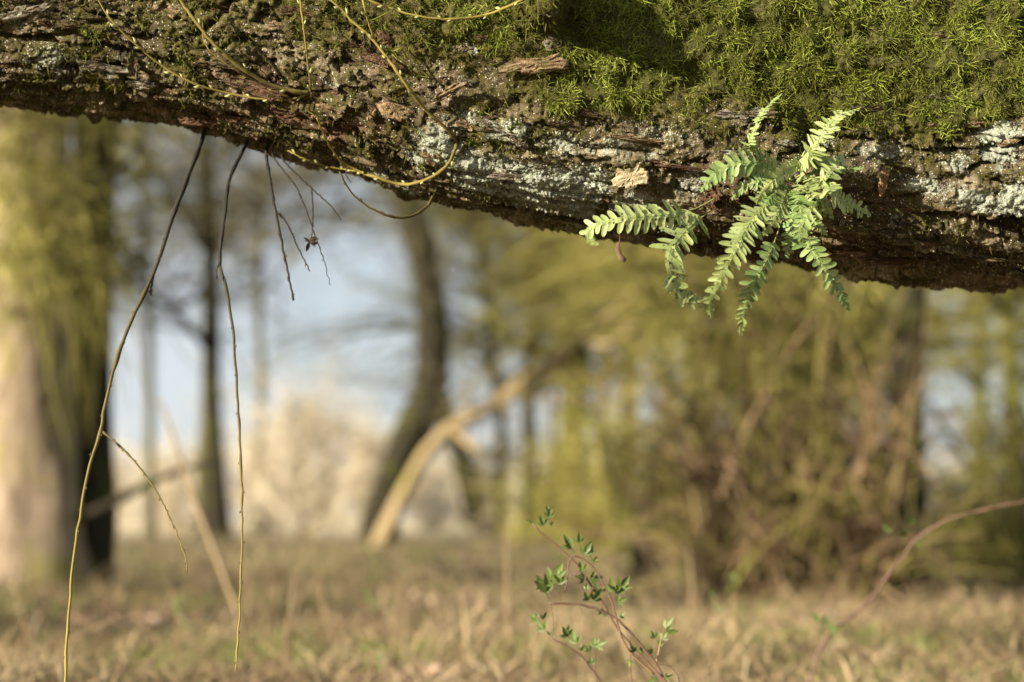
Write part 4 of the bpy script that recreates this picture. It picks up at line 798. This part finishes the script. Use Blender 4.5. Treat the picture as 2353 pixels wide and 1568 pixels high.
# leafless mossy willow shrubs that close the wood on the right
for k_, (px, Y, hw, hh, n_, lab) in enumerate([(2290,12.5,110,560,300,'dense olive willow shrub beside the pale gap, right of the dark hollow trunk'),(2420,10.5,110,620,220,'olive willow shrub behind the end of the reddish cane'),(1400,22,100,430,260,'olive willow shrub below the propped limb, left of the arching tree'),(1550,18,90,400,260,'willow shrub standing under the arching tree'),(1260,30,90,300,200,'low olive willow shrub under the propped limb'),(2190,22,60,150,90,'low olive shrub at the foot of the pale gap')]):
    b_ = GP(*at(px, 1200, Y)[:2]); root = empty('willow_shrub', b_, lab, 'shrub', 'olive willow shrubs in the wood'); w_ = W(0, Y, hw); h_ = W(0, Y, hh)
    st = np.array(b_) + np.stack([rng.normal(0, w_ * .42, n_), rng.normal(0, w_ * .4, n_), np.where(rng.random(n_) < .45, -.03, rng.uniform(0, h_ * .6, n_))], 1); d = np.stack([rng.normal(0, .5, n_), rng.normal(0, .5, n_), rng.uniform(.2, 1.2, n_)], 1)
    Pm, Rm = twigs(st, d, rng.uniform(.22, .5, n_) * h_, rng.uniform(.0006, .0014, n_) * Y, .25, k=5, sub=3); obj('twigs', crown_mesh('twigs', Pm, Rm, root), M['t_olive' if k_ % 3 else 't_olive'], root)
    for q_ in range(4):
        s_ = np.array(b_) + np.array([rng.normal(0, w_ * .3), rng.normal(0, .2), -.1]); V_, F3_, F4_ = lump_tube([tuple(s_), tuple(s_ + np.array([rng.normal(0, w_ * .2), 0, h_ * .35])), tuple(s_ + np.array([rng.normal(0, w_ * .6), 0, h_ * .8]))], [W(0, Y, 11), W(0, Y, 8), W(0, Y, 3)], 8, 12, .1, k_ + q_); mb = MB(); mb.add(rel(V_, root), F3_, F4_); obj('stem', mb.mesh('stem'), M[('b_moss', 'b_dark')[q_ % 2]], root)
# pale bare shrubs on the edge of the meadow
SH = [(690,42,150,430,'large bare beige shrub beyond the clearing'),(840,46,120,330,'rounded bare beige shrub left of the leaning tree'),(600,52,90,300,'smaller pale shrub behind the thin dark trunks'),(1120,48,90,230,'low pale shrub seen behind the slim tree'),(400,50,110,260,'low beige shrub between the split willow and the dark trunk'),(1000,56,120,240,'pale shrub behind the leaning tree'),(1290,50,110,220,'pale shrub behind the broad mossy trunk'),(2160,48,120,200,'pale shrub in the gap right of the dark hollow trunk'),(250,55,120,240,'pale far shrub half behind the split willow')]
for k_, (px, Y, hw, hh, lab) in enumerate(SH):
    b_ = GP(*at(px, 1200, Y)[:2]); root = empty('bare_shrub', b_, lab, 'shrub', 'pale shrubs along the meadow'); n_ = 240; w_ = W(0, Y, hw); h_ = W(0, Y, hh)
    st = np.array(b_) + np.stack([rng.normal(0, w_ * .35, n_), rng.normal(0, w_ * .3, n_), rng.uniform(-.05, h_ * .62, n_)], 1); d = np.stack([rng.normal(0, .6, n_), rng.normal(0, .6, n_), rng.uniform(.3, 1.2, n_)], 1)
    Pm, Rm = twigs(st, d, rng.uniform(.2, .5, n_) * h_, rng.uniform(.016, .038, n_), .1, sub=2); obj('twigs', crown_mesh('twigs', Pm, Rm, root, False), M['t_beige'], root)
    stems = [tuple(np.array(b_) + np.array([rng.normal(0, w_ * .1), 0, -.1])) for _ in range(5)]; mb = MB()
    for s_ in stems:
        V_, F3_, F4_ = tube([s_, tuple(np.array(s_) + np.array([rng.normal(0, w_ * .2), 0, h_ * .35])), tuple(np.array(s_) + np.array([rng.normal(0, w_ * .4), 0, h_ * .75]))], [.07, .05, .02], 6, 10); mb.add(rel(V_, root), F3_, F4_)
    obj('stem', mb.mesh('stem'), M['b_tan'], root)
# distant treeline across the meadow, one mass
n_ = 1100; X_ = rng.uniform(-75, 75, n_); Y_ = rng.uniform(95, 120, n_); hh = 3.5 + 3 * fbm(X_ * .06, X_ * 0, 3, 401); st = np.stack([X_, Y_, rng.uniform(0, 1, n_) * hh * .8], 1); d = rng.normal(0, .5, (n_, 3)); d[:, 2] = 1
Pm, Rm = twigs(st, d, rng.uniform(1.2, 2.6, n_), rng.uniform(.07, .16, n_), .1, sub=3); V_, F_ = tubes(Pm, Rm, 3)
tl = obj('far_wood', mesh_np('far_wood', V_, F_, True, {'rnd': np.repeat(rng.random(len(Rm)), Rm.shape[1] * 3)}), M['t_beige'], kind='stuff'); tag(tl, 'pale line of distant bare wood across the meadow', 'wood')

M['straw'] = mat_rnd('straw', [(0, (0.09, 0.06, 0.034)), (.5, (0.25, 0.178, 0.098)), (1, (0.48, 0.385, 0.225))], .8, .15, .15)
# ------------------------------------------------------------------ dead stems and poles in the undergrowth
def pole(name, L, r, mat, label, cat, sides=8, ground=True, twig=None):
    pts = [at(*q_) for q_ in L]
    if ground: g = GP(pts[0].x, pts[0].y, -.03); pts = [g] + [q_ for q_ in pts[1:]] if pts[0].z < g.z + .1 else [g] + pts
    V_, F3_, F4_ = lump_tube([tuple(v) for v in pts], [W(0, L[0][2], a_) for a_ in r], sides, 26, .06, int(L[0][0])); mb = MB(); c = pts[0]; mb.add(V_ - np.array(c), F3_, F4_, .55)
    return tag(obj(name, mb.mesh(name), M[mat], None, c), label, cat)
pole('leaning_pole', [(552,1440,5.6),(520,1340,5.7),(470,1210,5.9),(420,1070,6.1),(385,970,6.2),(368,915,6.3)], [5,5.5,6,6,5.5,3], 'straw', 'pale dead pole leaning left in front of the dark trunk', 'branch')
for k_, (L, lab) in enumerate([([(655,1480,4.6),(668,1400,4.6),(682,1310,4.65),(692,1255,4.7)], 'straight pale dead stalk between the hanging twig and the sprig'),([(575,1470,4.8),(572,1390,4.8),(568,1310,4.85),(560,1255,4.9)], 'pale dead stalk right behind the long hanging twig'),([(1166,1440,5.2),(1166,1340,5.2),(1163,1230,5.3),(1170,1150,5.4)], 'tall thin straw stalk standing just left of the leafy sprig'),([(160,1490,4.4),(200,1455,4.4),(262,1428,4.4),(310,1445,4.45),(345,1490,4.5)], 'bent straw blade arching over near the split willow foot'),([(1575,1470,5.6),(1590,1360,5.6),(1580,1250,5.7)], 'straw stalk standing right of the leafy sprig'),([(1760,1560,4.6),(1775,1490,4.6),(1790,1420,4.6)], 'short straw stalk below the brushy stump'),([(905,1470,5.0),(910,1400,5.0),(935,1330,5.1),(985,1300,5.1)], 'bowed straw stalk in the middle of the clearing')]):
    pole('dead_stalk', L, [4, 3.6, 3.2, 2.4, 1.2], 'straw', lab, 'stalk', 6, True)['group'] = 'dead stalks in the undergrowth'

# ------------------------------------------------------------------ undergrowth: grass, litter, small plants
def scatter(n, y0, y1, p=1.4):
    u = rng.random(n); y = (y0 ** (-p) + u * (y1 ** (-p) - y0 ** (-p))) ** (-1 / p); x = rng.uniform(-1, 1, n) * (y * .42 + .6); return x, y
def blades(name, n, y0, y1, h0, h1, w0, w1, mat, lean, tint, cl=None, lab=None):
    x, y = scatter(n, y0, y1)
    if cl: m = rng.random(n) < np.clip((.1 if name == 'tall_grass' else .5) + fbm(x * cl, y * cl, 3, {'dry_grass': 501, 'fresh_grass': 505}.get(name, 507)) * 3.0, .02, 1); x, y = x[m], y[m]
    n = len(x); z = gz(x, y) - .01; h = rng.uniform(h0, h1, n) * (.6 + .4 * np.clip(y / 8, 1, 2)); w = rng.uniform(w0, w1, n) * (.8 + .2 * np.clip(y / 5, 1, 4)); a_ = rng.uniform(0, 6.28, n); l_ = rng.normal(0, lean, (n, 2))
    p0 = np.stack([x, y, z], 1); sd = np.stack([np.cos(a_), np.sin(a_), np.zeros(n)], 1) * w[:, None] * .5; pts = []
    for t, ww in ((0, .8), (.4, 1), (.75, .7)): c = p0 + np.stack([l_[:, 0] * t * t, l_[:, 1] * t * t, np.full(n, t * (1 - .25 * t))], 1) * h[:, None]; pts += [c - sd * ww, c + sd * ww]
    pts.append(p0 + np.stack([l_[:, 0], l_[:, 1], np.full(n, .75)], 1) * h[:, None]); V_ = np.stack(pts, 1).reshape(-1, 3)
    T_ = np.array([(0, 1, 3), (0, 3, 2), (2, 3, 5), (2, 5, 4), (4, 5, 6)]); F = (np.arange(n)[:, None, None] * 7 + T_[None]).reshape(-1, 3)
    o = obj(name, mesh_np(name, V_, F, True, {'rnd': np.repeat(np.clip(tint + rng.normal(0, .25, n) + fbm(x * .9, y * .9, 2, 511) * .5, 0, 1), 7)}), M[mat], kind='stuff')
    tag(o, lab, 'grass'); return o
M['green'] = mat_rnd('fresh_green', [(0, (0.09, 0.11, 0.025)), (.5, (0.19, 0.21, 0.055)), (1, (0.32, 0.35, 0.11))], .7, .2, .25)
M['litter'] = mat_rnd('litter', [(0, (0.08, 0.048, 0.034)), (.35, (0.22, 0.135, 0.095)), (.7, (0.36, 0.245, 0.17)), (1, (0.54, 0.42, 0.30))], .85, .15, .1)
blades('dry_grass', 62000, 3.0, 60, .05, .24, .004, .010, 'straw', .7, .5, .9, 'dry straw-coloured grass covering the clearing')
blades('fresh_grass', 56000, 3.2, 30, .05, .19, .004, .008, 'green', .5, .5, 1.3, 'fresh green grass and seedlings pushing through the litter')
blades('tall_grass', 9000, 4.0, 34, .14, .38, .004, .008, 'straw', .45, .55, .7, 'taller tufts of straw grass scattered over the clearing')
def litter(n, y0, y1):
    x, y = scatter(n, y0, y1, 1.6); z = gz(x, y) + rng.uniform(0, .05, n); s_ = rng.uniform(.015, .045, n)[:, None]; a_ = rng.normal(0, 1, (n, 3)); a_[:, 2] *= .4; a_ /= np.linalg.norm(a_, axis=1, keepdims=True); b_ = np.cross(a_, rng.normal(0, .5, (n, 3)) + np.array([0, 0, 1.0])); b_ /= np.linalg.norm(b_, axis=1, keepdims=True)
    c = np.stack([x, y, z], 1); up = np.cross(a_, b_); pts = np.stack([c - a_ * s_, c - b_ * s_ * .5 + up * s_ * .2, c + a_ * s_ * 1.1, c + b_ * s_ * .5 + up * s_ * .25], 1).reshape(-1, 3); k4 = np.arange(n)[:, None] * 4
    F = np.concatenate([k4 + np.array([[0, 1, 2]]), k4 + np.array([[0, 2, 3]])]); o = obj('leaf_litter', mesh_np('leaf_litter', pts, F, False, {'rnd': np.repeat(np.clip(.45 + rng.normal(0, .22, n) + fbm(x * .8, y * .8, 2, 521) * .6, 0, 1), 4)}), M['litter'], kind='stuff'); tag(o, 'brown fallen leaves strewn over the ground', 'leaves')
litter(36000, 3.2, 26)
x, y = scatter(1300, 4.2, 20, 1.5); st = np.stack([x, y, gz(x, y)], 1); d = rng.normal(0, 1, (len(x), 3)); d[:, 2] = np.abs(d[:, 2]) * .5 + .2
Pm, Rm = twigs(st, d, rng.uniform(.2, .55, len(x)), rng.uniform(.002, .0045, len(x)), .35, k=5, sub=1); V_, F_ = tubes(Pm, Rm, 3)
tag(obj('bramble_stems', mesh_np('bramble_stems', V_, F_, True, {'rnd': np.repeat(rng.random(len(Rm)), Rm.shape[1] * 3)}), M['t_brown'], kind='stuff'), 'tangle of low brown bramble stems over the clearing', 'brambles')

# ------------------------------------------------------------------ leafy sprig and the arching cane
M['leaf'] = mat_rnd('young_leaf', [(0.1, (0.045, 0.07, 0.015)), (.5, (0.095, 0.13, 0.028)), (.9, (0.18, 0.22, 0.06))], .5, .35, .25, 70, .3)
M['stem'] = mat_rnd('bramble_stem', [(0, (0.05, 0.028, 0.018)), (.5, (0.13, 0.072, 0.042)), (.8, (0.26, 0.17, 0.075)), (1, (0.34, 0.30, 0.12))], .55, .35, None, 60, .25)
def sprig_leaf_mesh(seed):
    r = random.Random(seed); mb = MB()
    for a0, ln in ((0, 1.0), (.95, .72), (-.95, .72)):
        if r.random() < .12 and a0: continue
        k = 7; t = np.linspace(0, 1, k); w = np.sin(np.clip(t * 1.05, 0, 1) ** .8 * math.pi) * .21; w = w * (1 + .22 * (np.arange(k) % 2)); w[-1] = .01; w[0] = .03; fold = r.uniform(.2, .8); cu = r.uniform(-.3, .4)
        V_ = []
        for i in range(k):
            for sg in (-1, 0, 1): V_.append((t[i], sg * w[i], abs(sg) * w[i] * fold + cu * t[i] ** 2 * .4))
        V_ = np.array(V_) * ln; c, s_ = math.cos(a0), math.sin(a0); rx = V_[:, 0] * c - V_[:, 1] * s_ + .30; ry = V_[:, 0] * s_ + V_[:, 1] * c; V_ = np.stack([rx, ry, V_[:, 2]], 1); q_ = np.arange(k - 1)[:, None] * 3
        mb.add(V_, None, np.concatenate([q_ + np.array([[0, 1, 4, 3]]), q_ + np.array([[1, 2, 5, 4]])]), r.uniform(.3, .8))
    V_, F3_, F4_ = tube([(-.05, 0, 0), (.15, 0, -.02), (.33, 0, 0)], [.022, .02, .018], 4, 5); mb.add(V_, F3_, F4_, .3); me = mb.mesh('leaf'); me.materials.append(M['leaf']); return me
SL = [sprig_leaf_mesh(k_) for k_ in range(6)]
def add_leaf(root, pos, ang, size, r):
    d = Vector((math.cos(ang), r.uniform(-.5, .3), math.sin(ang))).normalized(); up = Vector((r.uniform(-.6, .6), -1, r.uniform(-.2, .7))); ay = up.cross(d).normalized(); az = d.cross(ay); m = Matrix.Identity(4)
    for q_ in range(3): m[q_][0] = d[q_] * size; m[q_][1] = ay[q_] * size; m[q_][2] = az[q_] * size; m[q_][3] = pos[q_] - root.location[q_]
    o = obj('leaf', SL[r.randrange(6)], None, root); o.matrix_local = m
YS = 2.40
def S6(x, y, Y=YS): return at((1900 + x / 2.01) / 1.7407, (1950 + y / 2.01) / 1.7407, Y)
sg0 = GP(*S6(1750, 2900)[:2]); sprig = empty('leafy_sprig', sg0, 'slender bramble sprig with small fresh green leaves on reddish stems', 'plant')
U6 = YS * SW / FW / 1.7407 / 2.01
STM = [([(1760,2950),(1690,1900),(1620,1700),(1520,1560),(1420,1440),(1280,1300),(1180,1180),(1100,1060),(1010,900),(920,770),(840,650),(770,570),(600,430),(465,300)], 13, 7, 0, (.75,.35)),
       ([(1765,2950),(1700,1950),(1620,1720),(1535,1568),(1470,1440),(1400,1350),(1290,1210),(1180,1090),(1050,1010),(920,960),(750,935),(590,930)], 12, 8, -.02, (.85,.1)),
       ([(1755,2960),(1300,2300),(1120,1760),(1010,1568),(930,1450),(850,1350),(730,1270),(610,1210)], 9, 6, .02, (.4,.15)),
       ([(1440,1500),(1400,1470),(1260,1340),(1190,1230),(1150,1110),(1120,1000),(1080,870),(1010,740),(940,630),(860,570),(780,555),(750,640),(740,760),(720,850)], 8, 5, -.03, (.7,.05)),
       ([(612,940),(620,1000),(630,1040),(627,1120),(622,1200)], 3, 2, 0, (.4,.4)),
       ([(1480,1430),(1560,1440),(1620,1500),(1640,1568),(1600,1620)], 4, 3, -.02, (.3,.4)),
       ([(1450,1440),(1475,1330),(1495,1230),(1520,1160)], 6, 4, -.01, (.8,.9)),
       ([(960,1480),(965,1400),(955,1310)], 5, 3, .02, (.4,.6)),([(1260,1600),(1255,1480),(1250,1360),(1245,1200)], 4, 3, .02, (.3,.3))]
for L, r0, r1, dy, tn in STM:
    pts = [tuple(S6(x, y, YS + dy) if i or y < 2500 else sg0 + Vector((rng.normal(0, .01), dy, -.02))) for i, (x, y) in enumerate(L)]
    shoot(pts, r0 * U6, r1 * U6, sprig, tn, 0, name='stem', mat='stem', k=50, wob=.0006, knots=.25)
r4 = random.Random(3)
for x, y, a_, s_ in [(590,260,80,80),(600,220,95,70),(560,330,100,90),(480,275,165,60),(545,280,120,60),(590,300,10,40),(800,520,125,130),(840,470,100,90),(860,560,60,110),(930,590,80,120),(950,620,70,60),(890,690,110,90),(900,740,20,110),(900,745,165,90),(925,800,-20,70),(900,840,100,60),(930,930,60,110),(925,925,110,80),(1000,840,10,60),
        (590,890,110,170),(575,830,100,110),(560,800,150,90),(610,800,60,180),(650,745,45,90),(690,800,110,110),(640,770,190,60),(1130,870,95,130),(1130,900,55,150),(1160,830,50,120),(1130,930,10,80),(1030,1020,130,60),(1070,1040,120,60),(1160,1060,70,60),
        (520,1080,150,90),(540,1080,60,70),(580,1170,120,110),(600,1200,110,40),(760,1220,120,100),(740,1190,80,70),(820,1290,100,120),(850,1330,60,60),(945,1330,150,80),(955,1310,80,90),(960,1290,20,100),(940,1440,110,70),(1520,1160,60,110),(1510,1170,5,100),(1460,1230,120,70),(1490,1240,60,80),(1480,1290,95,70),(1280,1350,110,80),(1250,1370,-100,60),(1290,1330,20,70),(1470,1540,190,70),(1520,1540,40,70),(1440,1330,150,60)]:
    add_leaf(sprig, S6(x, y, YS + r4.uniform(-.03, .03)), math.radians(a_ + r4.uniform(-15, 15)), s_ * U6, r4)
cane0 = GP(*at(1830, 1640, 3.3)[:2]); cane = empty('bramble_cane', cane0, 'long reddish bramble cane arching up past the brushy stump', 'plant')
cp = [tuple(cane0 + Vector((0, 0, -.03)))] + [tuple(at(*q_)) for q_ in [(1862,1560,3.3),(1905,1460,3.3),(1990,1390,3.3),(2050,1310,3.28),(2110,1235,3.26),(2170,1200,3.24),(2250,1175,3.22),(2353,1153,3.2),(2480,1150,3.2)]]
shoot(cp, 3.6 * 3.3 * SW / FW, 2.6 * 3.3 * SW / FW, cane, (.25, .4), 0, name='stem', mat='stem', k=60, wob=.002)
for x, y, a_ in [(1895,1440,80),(1890,1430,140),(2075,1240,90),(2085,1210,60),(2040,1230,110),(2095,1250,20),(1900,1450,20)]: add_leaf(cane, at(x, y, 3.28), math.radians(a_), .022, r4)
# small seedlings of the undergrowth that can be told apart
for k_, (x, y, Y, lab) in enumerate([(1680,1325,4.2,'bright seedling tuft in front of the brushy stump'),(1640,1370,4.0,'small seedling just left of the bright one'),(850,1370,4.6,'pale green seedling left of the leafy sprig'),(405,1380,4.8,'green seedling near the leaning pole'),(2235,1335,4.3,'seedling under the arching cane'),(860,1490,3.9,'green seedling low in the clearing')]):
    b_ = GP(*at(x, y, Y)[:2]); top = at(x, y, Y); root = empty('seedling', b_, lab, 'plant', 'seedlings in the clearing'); shoot([tuple(b_ - Vector((0, 0, .02))), tuple((b_ + top) / 2 + Vector((.01, 0, 0))), tuple(top)], .002, .0012, root, (.8, .9), 0, name='stem', mat='stem', k=10)
    for q_ in range(5): add_leaf(root, top - Vector((0, 0, .012 * q_)), r4.uniform(0, 3.1), .02, r4)
